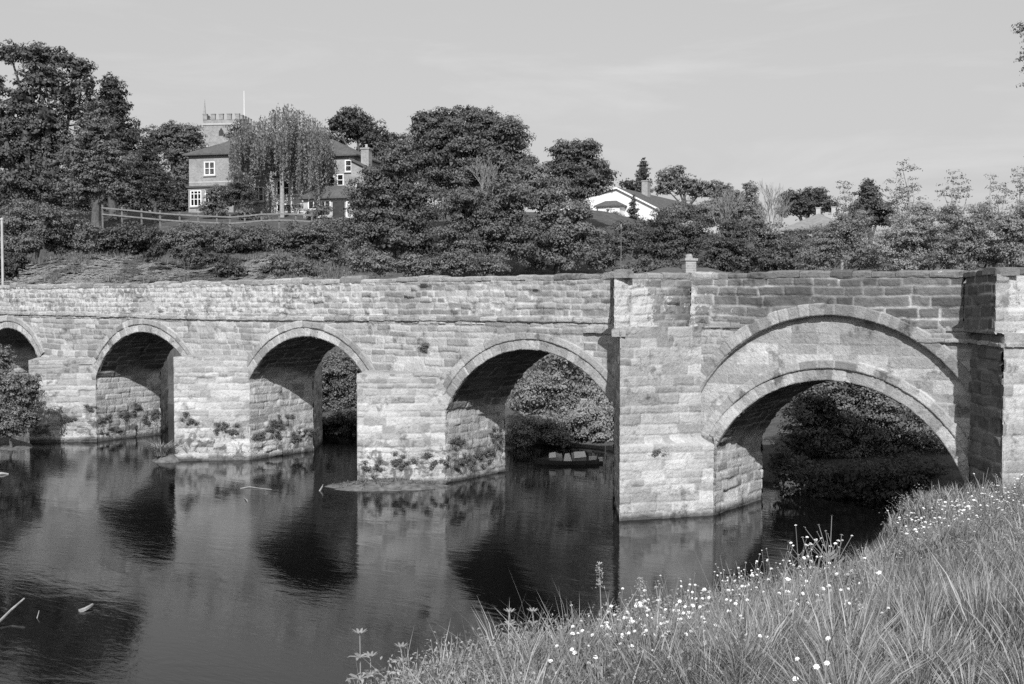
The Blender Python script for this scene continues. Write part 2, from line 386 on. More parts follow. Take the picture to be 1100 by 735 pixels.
for k, (cx, cz, R, l, q) in enumerate(ARCH):
    a0 = math.asin(min(1, l/R)); a1 = math.asin(min(1, q/R))
    zl = cz+R*math.cos(a0); zr = cz+R*math.cos(a1)
    rec = .15 if k == 4 else 0
    # profile of the opening: left jamb, vault, right jamb
    P = [(cx-l, z) for z in np.arange(-1.0, zl, .04)]
    P += [(cx+R*math.sin(t), cz+R*math.cos(t)) for t in np.linspace(-a0, a1, int(R*(a0+a1)/.04))]
    P += [(cx+q, z) for z in np.arange(zr-.04, -1.0, -.04)]
    P = np.array(P); T = np.gradient(P, axis=0); T /= np.linalg.norm(T, axis=1)[:, None]
    NI = np.stack([T[:, 1], -T[:, 0]], -1)               # towards the void
    S = np.r_[0, np.cumsum(np.linalg.norm(np.diff(P, axis=0), axis=1))]
    YR = YF-.05+rec
    def pos(U, V, S=S, P=P): return np.stack([np.interp(V, S, P[:, 0]), U, np.interp(V, S, P[:, 1])], -1)
    def nr(U, V, S=S, NI=NI):
        return np.stack([np.interp(V, S, NI[:, 0]), 0*U, np.interp(V, S, NI[:, 1])], -1)
    ms = Masonry(40+k, -1, S[-1]+1, (.22, .36), (.4, .9), YF-1, YB+1, off=.02)
    zof = lambda V, S=S, P=P: np.interp(V, S, P[:, 1])
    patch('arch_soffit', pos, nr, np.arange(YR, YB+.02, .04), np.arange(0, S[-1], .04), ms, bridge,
          lambda U, V, zl=zl, zof=zof: 1.16-.86*sst(zl-.1, zl+.5, zof(V)+.5*fbm(U*.8, V*.8, 3)), .05)  # shade painted into the vault's colour, jambs lightened to look sunlit
    # voussoirs and hood mould, on the front
    def ring(name, r0, r1, y, dep, seed, wl, tone, m0=.0, m1=.0, yb=None, c=(cx, cz)):
        t0, t1 = -a0-m0, a1+m1
        yb = YF+rec+.1 if yb is None else yb
        ob = None
        n = int((t1-t0)*r1/.035); us = np.linspace(t0, t1, n)*r1
        vsr = np.linspace(r0, r1, max(4, int((r1-r0)/.035)))
        mr_ = Masonry(seed, r0, r1, (r1-r0+1.0, r1-r0+1.1), wl, us[0]-1, us[-1]+1, warp=.22, off=.010, rough=.006, edge=.03, mw=.034, ms=1.0)
        mr_.vs = np.array([r0-.006, r1+.02, r1+2])
        # closed section: underside, face, top
        prof = [(r0, yy) for yy in np.linspace(yb, y, 4)][:-1]+[(rr, y) for rr in vsr]+[(r1, yy) for yy in np.linspace(y, yb, 4)][1:]
        prof = np.array(prof); nf = len(prof)
        U, K = np.meshgrid(us, np.arange(nf)); rr = prof[K, 0]; yy = prof[K, 1]
        h, rn, mo = mr_.ev(U, np.clip(rr, r0+.02, r1-.01))
        th = U/r1
        onf = (np.abs(yy-y) < 1e-6)
        rr2 = rr+(rn-.5)*.07*(rr-r0)/(r1-r0)+.008*vn(us[None, :]*6+0*U, rr*4, seed)
        Pp = np.stack([c[0]+rr2*np.sin(th), yy-h*onf, c[1]+rr2*np.cos(th)], -1)
        return part(name, Pp.reshape(-1, 3), gridfaces(nf, n), STONE, bridge, attrs=dict(stone=rn.ravel(), mortar=(mo*(.8)).ravel(), tone=(tone*(1+.34*(((rn*7.3) % 1)-.5))).ravel(), lichen=np.full(rn.size, .12)), smooth=True)
    ring('arch_ring', R, R+.36, YF+rec-.045, 0, 60+k, (.22, .42), 1.12)
    ring('hood_mould', R+.345, R+.60, YF+rec-.085, 0, 70+k, (.35, .7), 1.04)
    if k == 4:
        sv_ = (a0, a1); a0, a1 = 1.12, 1.02
        ring('relieving_arch', RELIEF[2], RELIEF[2]+.34, YF-.07, 0, 80, (.22, .42), .92, yb=YF+.3, c=RELIEF[:2])
        ring('relieving_arch', RELIEF[2]-.02, RELIEF[2]+.10, YF-.03, 0, 81, (.3, .5), .9, yb=YF+.3, c=RELIEF[:2])
# piers with pointed cutwaters, front and rear
PIERS = [(-61.3, -56.35, -59.0, 3.9), (-51.2, -46.61, -48.74, 3.75), (-39.59, -36.2, -38.42, 4.2), (-29.6, -25.99, -28.35, 3.9)]
def wall_between(name, A, B, v, mas, tone=1.0, lich=.1, step=G, top=None, extra=None):
    """a vertical masonry face from plan point A to B (may be functions of z)"""
    fa = A if callable(A) else (lambda z: np.broadcast_to(np.array(A, float), z.shape+(2,)))
    fb = B if callable(B) else (lambda z: np.broadcast_to(np.array(B, float), z.shape+(2,)))
    z0_ = np.array([v[0]]); L = float(np.linalg.norm(fb(z0_)[0]-fa(z0_)[0]))
    d = (fb(z0_)[0]-fa(z0_)[0])/L; nrm = np.array([d[1], -d[0], 0])
    n = max(3, int(L/step)); u = np.linspace(0, L, n)
    def pos(U, V):
        a = fa(V); b = fb(V); t = (U/L)[..., None]; p = a*(1-t)+b*t
        return np.concatenate([p, V[..., None]], -1)
    off = float(fa(z0_)[0][0])
    return patch(name, pos, const(nrm), u, v, mas, bridge, tone, lich, uo=lambda U, V: U+off, extra=extra)
mas_p = Masonry(15, -1, 8, (.20, .34), (.35, .85), -70, 10)
mas_lo = Masonry(16, -1, 8, (.17, .30), (.3, .85), -70, 10, off=.012, ms=.45)
for i, (xl, xr, xt, zt) in enumerate(PIERS):
    v = np.arange(-.9, zt+.01, G); yt = 29.75
    tn = lambda U, V, zt=zt: 1.22-.26*sst(zt-2.2, zt, V)  # colour darkens upward to offset the brighter sunlight here than on the spandrel
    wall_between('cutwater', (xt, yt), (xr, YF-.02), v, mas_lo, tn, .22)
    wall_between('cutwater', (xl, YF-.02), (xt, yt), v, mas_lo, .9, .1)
    # sloping weathered cap
    part('cutwater_cap', [(xl, YF, zt), (xt, yt, zt), (xr, YF, zt), ((xl+xr)/2, YF, zt+.03), (xl, YF, zt-.2), (xt, yt, zt-.2), (xr, YF, zt-.2)],
         [(0, 1, 3), (1, 2, 3), (0, 4, 5, 1), (1, 5, 6, 2)], STONE, bridge, attrs=dict(stone=[.7]*7, mortar=[0]*7, tone=[1]*7, lichen=[.2]*7))
allp = PIERS+[(-19.09, -15.59, -17.42, 5.9), (-8.21, -5.0, -6.85, 5.9)]
for xl, xr, xt, zt in allp:                               # rear cutwaters
    v = np.arange(-.9, min(zt, 4)+.01, .07); yt = YB+2.2; xm = (xl+xr)/2
    wall_between('rear_cutwater', (xr, YB+.02), (xm, yt), v, mas_p, 1, .1, .07)
    wall_between('rear_cutwater', (xm, yt), (xl, YB+.02), v, mas_p, 1, .1, .07)
    zt = min(zt, 4)
    part('cutwater_cap', [(xl, YB, zt), (xm, yt, zt), (xr, YB, zt), (xm, YB, zt+.3)], [(1, 0, 3), (2, 1, 3)], STONE, bridge, attrs=dict(stone=[.7]*4, mortar=[0]*4, tone=[1]*4, lichen=[.2]*4))
# the two full-height cutwaters that carry refuges
def basex(a, b): return lambda z: np.stack([np.interp(z, [2.15, 2.35], [a, b]), np.full(z.shape, YF-.02)], -1)
TIP4, TIP5 = (-17.42, 29.34), (-6.85, 29.5)
v = np.arange(-.9, 5.72, G)
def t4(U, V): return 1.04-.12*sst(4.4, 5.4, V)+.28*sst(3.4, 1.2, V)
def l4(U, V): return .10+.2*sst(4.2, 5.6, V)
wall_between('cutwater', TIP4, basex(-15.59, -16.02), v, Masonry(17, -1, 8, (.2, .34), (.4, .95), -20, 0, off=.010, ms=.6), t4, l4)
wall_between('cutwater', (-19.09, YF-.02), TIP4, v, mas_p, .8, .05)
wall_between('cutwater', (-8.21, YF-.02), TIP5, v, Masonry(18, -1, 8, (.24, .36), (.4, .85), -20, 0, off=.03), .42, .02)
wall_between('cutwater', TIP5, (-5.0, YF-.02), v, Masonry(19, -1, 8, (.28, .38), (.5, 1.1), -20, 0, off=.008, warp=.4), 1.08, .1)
vj = np.arange(-.9, 2.45, G)
wall_between('jamb_return', (-15.59, YF-.03), (-15.59, YF+.17), vj, mas_lo, 1.05, .1)
wall_between('jamb_return', (-8.21, YF+.17), (-8.21, YF-.03), vj, mas_lo, 1.0, .1)
# parapet: path of its outer foot
UP4, UP5 = (-17.56, 29.24), (-7.12, 29.75)
PATH = [(x0, YF), (-19.2, YF), UP4, (-16.4, YF), (-8.42, YF), UP5, (-5.3, YF), (x1, YF)]
PT = lambda X: 7.12+.10*np.exp(-((X+20)/14.0)**2)+.012*np.abs(X+60)*0
DY = [.0, .0, 0, .0, 0, 0, 0]
zp0 = 5.66
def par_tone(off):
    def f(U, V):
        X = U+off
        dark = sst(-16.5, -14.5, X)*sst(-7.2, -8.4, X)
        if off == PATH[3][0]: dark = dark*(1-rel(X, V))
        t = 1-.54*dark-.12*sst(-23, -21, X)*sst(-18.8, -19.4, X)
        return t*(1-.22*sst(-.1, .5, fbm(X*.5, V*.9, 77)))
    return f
def par_lich(off):
    def f(U, V):
        X = U+off
        l = .95-.35*sst(-30, -22, X)-.15*sst(-16, -14, X)
        l = l+.8*sst(-17.9, -17.5, X)*sst(-15.9, -16.6, X)+.7*sst(-6.9, -6.6, X)*sst(-5.6, -6.0, X)
        return l-.5*sst(.0, .6, fbm(X*.3, V*.8, 91))
    return f
for i, (A, B) in enumerate(zip(PATH[:-1], PATH[1:])):
    back = (B[1] > A[1]+.1); fwd = (B[1] < A[1]-.1)
    hh, ww = ((.16, .24), (.25, .6)) if A[0] < -20 else ((.24, .34), (.42, .85))
    if i == 2: hh, ww = (.2, .3), (.3, .6)
    m_ = Masonry(100+i, zp0, 7.2, hh, ww, -70, 10, off=.02, rough=.016, mw=.046, ms=1.0)
    vz = np.arange(zp0, 7.13, G)
    if i == 3:
        class _P:
            def ev(s_, U, V, m_=m_):
                a = m_.ev(U, V); b = mas_ash.ev(U, V); k = rel(U, V) > .5
                return tuple(np.where(k, y, x) for x, y in zip(a, b))
        _m = _P()
    else: _m = m_
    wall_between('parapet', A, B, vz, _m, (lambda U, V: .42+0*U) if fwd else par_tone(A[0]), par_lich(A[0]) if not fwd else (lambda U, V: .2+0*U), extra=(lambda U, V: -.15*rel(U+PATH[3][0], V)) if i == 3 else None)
# inner face of the front parapet, and the rear parapet
def strip(name, pts, z0_, z1_, root=bridge, tone=.9, lich=.5):
    V = []; Fc = []
    for p in pts: V += [(p[0], p[1], z0_), (p[0], p[1], z1_)]
    for i in range(len(pts)-1): Fc.append((2*i+2, 2*i, 2*i+1, 2*i+3))
    n = len(V)
    part(name, V, Fc, STONE, root, attrs=dict(stone=[.5]*n, mortar=[0]*n, tone=[tone]*n, lichen=[lich]*n))
T = .44
INN = [(x0, YF+T), (-18.9, YF+T), (-17.5, 29.9), (-16.8, YF+T), (-8.2, YF+T), (-7.1, 30.4), (-5.6, YF+T), (x1, YF+T)]
strip('parapet_inner_face', INN, 5.6, 7.12)
strip('rear_parapet', [(x0, YB-T), (x1, YB-T)][::-1], 5.6, 7.1); strip('rear_parapet', [(x0, YB+.03), (x1, YB+.03)], 5.6, 7.1)
# road deck, closed also under the refuges
mdk = plain('road_surface', .09, .95, .3, 4, .01)
mb = MB(); mb.box(x0, x1, YF+.34, YB-.02, 5.55, 5.82)
mb.add([(-19.0, YF+.1, 5.70), (-17.45, 29.5, 5.70), (-16.4, YF+.1, 5.70)], [(0, 1, 2)]); mb.add([(-8.4, YF+.1, 5.70), (-7.1, 29.9, 5.70), (-5.3, YF+.1, 5.70)], [(0, 1, 2)])
part('road_deck', mb.v, mb.f, mdk, bridge)
# coping stones and string course: worn blocks, one after another along the path
def blocks(name, pts, zf, hgt, dep, ln, seed, yo=-.07, tone=1.0, lich=.6, jit=.03, skip=0.0, tonef=None, miter=True):
    R = random.Random(seed); V = []; Fc = []; st = []; tn = []
    for A, B in zip(pts[:-1], pts[1:]):
        A = np.array(A, float); B = np.array(B, float); L = np.linalg.norm(B-A); d = (B-A)/L; n = np.array([d[1], -d[0]])
        s = 0.0
        while s < L-.05:
            l = min(R.uniform(*ln), L-s); hv = R.uniform(.8, 1.3) if name == 'coping' else 1
            if L-s-l < .2: l = L-s
            if R.random() < skip: s += l; continue
            rv = R.random(); h = hgt*R.uniform(.85, 1.12)*hv; o = yo+R.uniform(-jit, jit)*.7; dz = R.uniform(-jit, jit)*.6; tl = R.uniform(-jit, jit)*.5
            b = len(V); nu = max(3, int(l/.09)); 
            prof = [(0, 0), (-.01, .22), (-.01, .70), (.25*hgt, .94), (.7*hgt, 1.0), (dep*.6, 1.02), (dep-.04, .97), (dep, .8), (dep, 0)]
            for a in range(nu):
                t = a/(nu-1); q = s+.008+(l-.016)*t; ed = 0 if 0 < a < nu-1 else 1
                for (yy, zz) in prof:
                    p = A+d*q
                    z_ = zf(p[0])+dz+tl*(t-.5)+zz*h-(ed*.018 if zz > .5 else 0)
                    P = p-n*(yy-o+(.012 if ed else 0)+.012*float(vn(np.array(q*6+b), np.array(zz*5+yy*6), seed)))
                    V.append((P[0], P[1], z_+float(.012*vn(np.array(q*5), np.array(yy*7+b), seed+1)))); st.append(rv); tn.append((tonef(P[0]) if tonef else tone))
            m = len(prof)
            for a in range(nu-1):
                for k in range(m-1): Fc.append((b+a*m+k, b+(a+1)*m+k, b+(a+1)*m+k+1, b+a*m+k+1))
                Fc.append((b+a*m+m-1, b+(a+1)*m+m-1, b+(a+1)*m, b+a*m))
            Fc.append(tuple(b+k for k in range(m))); Fc.append(tuple(b+(nu-1)*m+k for k in range(m))[::-1])
            s += l
    n = len(V)
    part(name, V, Fc, STONE, bridge, attrs=dict(stone=st, mortar=[0]*n, tone=tn, lichen=[lich]*n))
ctop = lambda X: 7.08+.07*math.exp(-((X+22)/12)**2)-.05*(X < -40)+.03*math.sin(X*.9)*.4
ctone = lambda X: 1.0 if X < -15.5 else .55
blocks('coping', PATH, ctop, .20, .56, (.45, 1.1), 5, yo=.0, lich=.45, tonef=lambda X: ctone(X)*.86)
blocks('rear_coping', [(x1, YB), (x0, YB)], lambda X: 7.06, .2, .52, (.6, 1.2), 6, yo=.03, lich=.6)
SCP = [(x0, YF), (-19.2, YF)]
blocks('string_course', SCP, lambda X: 5.72+.05*math.sin(X*.21), .17, .3, (.5, 1.2), 7, yo=.07, lich=.2, jit=.02, skip=0)
blocks('string_course', [(-17.42, 29.3), (-16.4, YF)], lambda X: 5.50, .15, .3, (.3, .6), 8, yo=.05, lich=.3, jit=.04, skip=0)
blocks('string_course', [(-9.6, YF), (-8.25, YF), TIP5, (-5.2, YF), (x1, YF)], lambda X: 5.36, .13, .3, (.5, 1.0), 9, yo=.08, lich=.1, jit=.01)
blocks('corbel', [(-20.2, YF), (-19.0, YF), UP4], lambda X: 5.42, .26, .4, (.3, .5), 10, yo=.10, lich=.1, jit=.03)
# ------------------------------------------------------------------ foliage
def leaf_cloud(blobs, size, dens, seed, style='tree'):
    """blobs: (centre xyz, radii xyz). Returns leaf quads gathered in clumps over each blob's surface"""
    R = np.random.RandomState(seed); Cc = []; Nn = []; Sz = []; Tt = []
    for c, r in blobs:
        c = np.array(c, float); r = np.array(r, float); rm = r.mean()
        area = 4*math.pi*((r[0]*r[1])**1.6/3+(r[0]*r[2])**1.6/3+(r[1]*r[2])**1.6/3)**(1/1.6)
        cl = {'tree': .27, 'bush': .28, 'fine': .17, 'conifer': .22, 'sparse': .30, 'willow': .26}[style]*min(rm, 3.2)+.12
        n_c = int(max(6, area/(cl*cl*math.pi)*(1.35 if style != 'sparse' else .75)))
        d = R.normal(size=(n_c, 3)); d /= np.linalg.norm(d, axis=1)[:, None]
        rr = 1-.34*R.rand(n_c)**1.4
        rr = rr*(1+np.clip(.14*R.normal(size=n_c), -.3, .07))
        cc = c+d*r*rr[:, None]
        cr = cl*R.uniform(.65, 1.35, n_c)
        ct = R.rand(n_c)
        n_l = np.maximum(5, (dens*cr**2*4/(size*size*.46)*(1 if style != 'sparse' else .55)).astype(int))
        idx = np.repeat(np.arange(n_c), n_l)
        q = R.normal(size=(len(idx), 3)); q /= np.linalg.norm(q, axis=1)[:, None]
        q[:, 2] = np.where(q[:, 2] < -.2, -q[:, 2]*.7, q[:, 2])       # leaves sit on the tops and sides of their clump
        rad_ = cr[idx]*(R.rand(len(idx))**.45)
        p = cc[idx]+q*rad_[:, None]*np.array([1.1, 1.1, .8])
        nn = q*1.0+d[idx]*.35+R.normal(size=q.shape)*.34+np.array([0, 0, .22])
        Cc.append(p); Nn.append(nn); Sz.append(size*.66*R.uniform(.5, 1.35, len(idx))); Tt.append(np.clip(.5+.22*R.normal(size=len(idx))+.28*(ct[idx]-.5), 0, 1))
        # thin filling inside
        n_i = int(n_l.sum()*.16) if style != 'sparse' else 0
        p = c+np.clip(R.normal(size=(n_i, 3)), -1.5, 1.5)*.34*r
        Cc.append(p); Nn.append(R.normal(size=(n_i, 3))); Sz.append(size*1.5*R.uniform(.8, 1.3, n_i)); Tt.append(np.full(n_i, .35))
    return np.concatenate(Cc), np.concatenate(Nn), np.concatenate(Sz), np.concatenate(Tt), R
def leaf_quads(P, Nn, S, T, R, asp=.62, droop=0):
    Nn = Nn/(np.linalg.norm(Nn, axis=1)[:, None]+1e-9)
    a = np.cross(Nn, R.normal(size=Nn.shape)); 
    if droop:
        a = a/(np.linalg.norm(a, axis=1)[:, None]+1e-9)*(1-droop)+np.array([0, 0, -1])*droop
        a -= Nn*(a*Nn).sum(1)[:, None]*.8
    a /= np.linalg.norm(a, axis=1)[:, None]+1e-9
    b = np.cross(Nn, a); s = S[:, None]
    V = np.stack([P-a*s*.55, P+b*s*.5*asp+Nn*s*.08, P+a*s*.55, P-b*s*.5*asp+Nn*s*.08], 1)
    n = len(P)
    return V.reshape(-1, 3), np.arange(n*4).reshape(-1, 4), np.repeat(T, 4)
def limbs(mb, base, tops, r0, seed, split=.35):
    """tapered trunk dividing into limbs that reach the given points"""
    R = random.Random(seed); base = np.array(base, float)
    cen = np.mean(tops, axis=0); fork = base+(cen-base)*split
    fork[:2] = base[:2]+(cen-base)[:2]*split*.6
    mb.tube([base-[0, 0, .3], base+(fork-base)*.12, base+(fork-base)*.5+np.array([R.uniform(-.1, .1)*r0*4, R.uniform(-.1, .1)*r0*4, 0]), fork], [r0*1.45, r0*1.05, r0*.85, r0*.72], 8)
    for t in tops:
        t = np.array(t, float); m = fork+(t-fork)*.5+np.array([R.uniform(-1, 1), R.uniform(-1, 1), R.uniform(0, 1.2)])*np.linalg.norm(t-fork)*.10
        mb.tube([fork-(fork-base)*.03, fork+(m-fork)*.55, m, t], [r0*.55, r0*.4, r0*.3, r0*.10], 6)
        for _ in range(3):
            s = fork+(t-fork)*R.uniform(.45, .9)
            e = s+np.array([R.gauss(0, 1), R.gauss(0, 1), R.uniform(.1, 1)])*np.linalg.norm(t-fork)*.08
            mb.tube([s, (s+e)/2+[0, 0, .1*r0], e], [r0*.2, r0*.13, r0*.04], 5)
SEED = [100]
def plant(name, label, cat, group, d, blobs, style='tree', mat_=None, size=.26, dens=1.6, trunk=None, r0=.3, ds=None, tops=None, zmin=None, gz=None, droop=0, squash=1.0):
    """blobs measured on the photo (x, y, rx, ry in its pixels), stood at depth d (metres)"""
    SEED[0] += 7; R = random.Random(SEED[0]); k = d/FPX
    mat_ = mat_ or LEAF_DARK
    W = []
    for i, b in enumerate(blobs):
        dd = (b[4] if len(b) > 4 else R.uniform(-.4, .4)*min(b[2], b[3])*k)
        c = on_depth(b[0], b[1], d+dd); rd = (b[2]+b[3])/2*k
        rx, rz = b[2]*k, b[3]*k
        W.append((c, (rx*.96, rd*.95 if rx > rd*.6 else rx, rz)))
    cen = np.mean([c for c, _ in W], axis=0)
    tx = trunk[0] if trunk else np.mean([b[0] for b in blobs])
    bp = on_depth(tx, 300, d); g0 = float(ground_h(bp[0], bp[1])) if gz is None else gz
    base = np.array([bp[0], bp[1], g0])
    root = thing(name, label, cat, base, group)
    P, Nn, S, T, RR = leaf_cloud(W, size, dens, SEED[0], style)
    V, Fc, At = leaf_quads(P, Nn, S, T, RR, droop=droop); At = np.clip(At+R.uniform(-.26, .26), 0, 1)
    part('crown' if cat not in ('bush', 'shrub') else 'foliage', V, Fc, mat_, root, attrs=dict(tint=At))
    mb = MB()
    tp = tops or [c+np.array([0, 0, .25*r[2]]) for c, r in W][:9]
    if trunk and len(trunk) > 1: pass
    limbs(mb, base, tp, r0, SEED[0], .4 if cat == 'tree' else .2)
    part('trunk' if cat == 'tree' else 'stem', mb.v, mb.f, BARK_PALE if (trunk and trunk[-1] == 'pale') else BARK, root)
    return root
G1 = 'trees on the left hilltop'; G2 = 'trees in the wood behind the bridge'; G3 = 'bushes on the slope above the cliff'; G4 = 'slender trees along the right skyline'; G5 = 'bushes behind the parapet'; G6 = 'trees beyond the houses'; G7 = 'bushes seen under the arches'
T_ = lambda *a, **k: plant('tree', *a, **k)
B_ = lambda *a, **k: plant('bush', *a, **k)
# --- left hill
T_('tall broad oak with open top at the left edge, highest crown of all', 'tree', G1, 100, [(36, 58, 24, 11), (10, 58, 17, 12), (62, 62, 20, 12), (84, 74, 17, 13), (94, 90, 11, 10), (45, 82, 30, 15), (70, 100, 22, 16), (-8, 92, 18, 16), (26, 108, 24, 20), (52, 128, 26, 18), (2, 128, 22, 18), (30, 150, 32, 22), (65, 160, 28, 24), (0, 165, 30, 24), (25, 195, 40, 30), (65, 200, 30, 30), (-35, 140, 40, 50), (78, 120, 13, 10)], size=.34, trunk=(30,), r0=.7)
T_('dark pointed tree rising behind the big feathery conifer', 'tree', G1, 104, [(122, 112, 16, 28), (118, 92, 9, 14), (130, 150, 25, 32), (140, 185, 22, 30), (104, 130, 20, 30)], style='fine', size=.3, r0=.4)
T_('broad conifer with feathery level sprays left of the clipped cypress', 'tree', G1, 95, [(102, 145, 24, 22), (92, 168, 30, 20), (120, 175, 30, 22), (100, 195, 38, 20), (84, 204, 26, 14), (128, 202, 26, 14), (104, 122, 14, 16)], style='fine', mat_=LEAF_CON, size=.26, r0=.45)
T_('dark smooth cypress column between the conifer and the church side tree', 'tree', G1, 101, [(163, 182, 13, 24), (170, 198, 15, 20), (158, 160, 8, 14), (176, 210, 10, 12)], style='conifer', size=.2, droop=.5, r0=.25)
T_('round leafy tree just left of the church tower', 'tree', G1, 132, [(188, 158, 22, 22), (207, 152, 14, 16), (170, 150, 16, 16), (196, 185, 20, 26), (185, 140, 14, 9), (212, 170, 10, 18)], mat_=LEAF_MID, size=.34, r0=.4)
T_('oak with clumped branches behind the chimney of the brick house', 'tree', G6, 135, [(383, 138, 26, 18), (372, 127, 18, 10), (400, 150, 22, 20), (412, 170, 20, 22), (362, 160, 12, 18), (425, 160, 16, 16), (395, 185, 24, 20), (360, 135, 9, 9)], size=.38, r0=.45)
T_('leafy tree in the gap behind the weeping tree', 'tree', G6, 140, [(258, 150, 12, 22), (345, 160, 14, 24), (350, 190, 14, 16)], mat_=LEAF_MID, size=.35, r0=.3)
# --- the wood
T_('tall rounded tree, the highest crown of the wood at centre', 'tree', G2, 92, [(500, 150, 36, 30), (462, 148, 28, 26), (540, 158, 32, 30), (480, 180, 44, 34), (535, 195, 44, 34), (445, 175, 26, 28), (520, 130, 24, 15), (475, 128, 20, 14), (564, 182, 20, 24), (548, 140, 18, 14), (500, 122, 14, 8), (452, 134, 13, 12)], mat_=LEAF_MID, size=.27, r0=.55)
T_('dense dark tree at the left flank of the wood beside the brick house', 'tree', G2, 84, [(425, 185, 28, 24), (400, 215, 30, 26), (440, 220, 36, 30), (418, 250, 42, 30), (455, 262, 36, 28), (392, 250, 24, 30), (430, 162, 18, 14), (400, 190, 13, 12)], mat_=LEAF_MID, size=.26, r0=.45)
T_('broad lower tree in the middle of the wood with dark hollows', 'tree', G2, 80, [(500, 225, 34, 26), (530, 250, 40, 28), (490, 265, 36, 26), (545, 215, 28, 24), (565, 265, 30, 25)], mat_=LEAF_MID, size=.24, r0=.4)
T_('dark round headed tree left of the white bungalow', 'tree', G2, 96, [(622, 178, 30, 22), (604, 165, 15, 14), (645, 188, 20, 18), (628, 160, 20, 11), (600, 195, 24, 22), (630, 200, 26, 14)], size=.27, r0=.4)
T_('spreading tree at the right flank of the wood below the round headed tree', 'tree', G2, 82, [(585, 210, 30, 26), (600, 240, 32, 24), (572, 190, 18, 20), (625, 228, 18, 12), (590, 270, 36, 24), (630, 262, 30, 20)], mat_=LEAF_MID, size=.25, r0=.35)
# --- trees beyond the bungalow and to the right
T_('small spire shaped conifer behind the bungalow chimney', 'tree', G6, 170, [(691, 190, 7, 14), (691, 178, 4, 8), (692, 202, 9, 12)], style='conifer', size=.4, r0=.25)
T_('low dark tree peeping over the bungalow gable', 'tree', G6, 165, [(674, 198, 9, 6), (682, 203, 8, 7)], size=.4, r0=.2)
T_('pair topped tree right of the spire conifer', 'tree', G6, 160, [(720, 192, 16, 12), (740, 200, 18, 11), (728, 184, 9, 6), (752, 205, 14, 10), (712, 202, 12, 10), (768, 205, 12, 10)], mat_=LEAF_MID, size=.4, r0=.35)
T_('olive coloured tree right of the pair topped tree', 'tree', G6, 130, [(785, 215, 14, 13), (778, 205, 9, 8), (795, 228, 14, 16), (770, 225, 14, 14)], mat_=LEAF_MID, size=.32, r0=.3)
T_('pale narrow birch with rounded top', 'tree', G6, 120, [(806, 212, 9, 16), (808, 230, 11, 18), (803, 201, 6, 6), (815, 240, 8, 14)], style='fine', mat_=LEAF_WILLOW, size=.26, r0=.2)
T_('dark spreading tree behind the hip roofed house', 'tree', G6, 175, [(852, 215, 17, 11), (875, 213, 20, 11), (865, 224, 24, 10), (890, 222, 13, 10), (843, 226, 10, 8)], size=.4, r0=.4)
T_('dark cone topped tree right of the hip roofed house', 'tree', G4, 110, [(932, 202, 10, 10), (934, 216, 17, 14), (925, 234, 22, 16), (948, 232, 16, 16)], size=.3, r0=.3)
for lab, d, bl in [
    ('wispy pale poplar with thin top beside the hip roofed house', 95, [(905, 200, 9, 8), (910, 215, 10, 14), (904, 232, 10, 12)]),
    ('tallest wispy poplar on the right skyline', 90, [(968, 178, 8, 10), (975, 195, 13, 15), (962, 205, 12, 14), (982, 215, 14, 16), (966, 228, 16, 16)]),
    ('wispy poplar with leaning tip in the middle of the right skyline', 88, [(1025, 192, 9, 9), (1030, 208, 13, 12), (1018, 220, 13, 13), (1040, 205, 8, 10), (1012, 205, 6, 8)]),
    ('wispy poplar next to the right edge group', 90, [(1064, 195, 7, 10), (1070, 212, 11, 14), (1062, 230, 12, 16), (1080, 205, 6, 8)]),
    ('wispy poplar cut by the right edge of the skyline', 90, [(1096, 192, 8, 16), (1092, 215, 12, 16), (1106, 205, 10, 20), (1099, 235, 14, 16)])]:
    T_(lab, 'tree', G4, d, bl, style='sparse', mat_=LEAF_PALE, size=.22, r0=.16, dens=1.3, trunk=(bl[-1][0], 'pale'))
for lab, d, bl in [
    ('broad tree just outside the right edge, behind the bridge', 70, [(1180, 250, 50, 34), (1220, 225, 40, 30), (1160, 215, 26, 22)]),
    ('round tree far to the right beyond the picture edge', 85, [(1290, 240, 46, 36), (1320, 215, 36, 28), (1370, 250, 50, 34)])]:
    T_(lab, 'tree', 'trees beyond the right edge', d, bl, mat_=LEAF_MID, size=.24, r0=.3)
# --- big willow mass on the right, close behind the parapet
for lab, d, bl in [
    ('grey green willow behind the parapet, left of the willow row', 64, [(892, 262, 30, 22), (915, 245, 24, 20), (880, 282, 26, 18), (930, 275, 30, 22)]),
    ('tall grey green willow in the middle of the row behind the parapet', 60, [(985, 245, 30, 22), (965, 265, 34, 24), (1005, 270, 30, 24), (990, 228, 16, 12), (975, 285, 30, 16)]),
    ('broad willow right of the tallest poplar behind the parapet', 58, [(1040, 250, 32, 24), (1055, 235, 20, 16), (1030, 275, 34, 22), (1020, 230, 16, 12), (1068, 270, 24, 22)]),
    ('willow at the right edge behind the dark cutwater', 56, [(1095, 255, 28, 26), (1080, 240, 16, 14), (1110, 235, 24, 24), (1100, 280, 34, 20)])]:
    T_(lab, 'tree', 'willows close behind the parapet', d, bl, style='fine', mat_=LEAF_WILLOW, size=.13, dens=1.2, r0=.25)
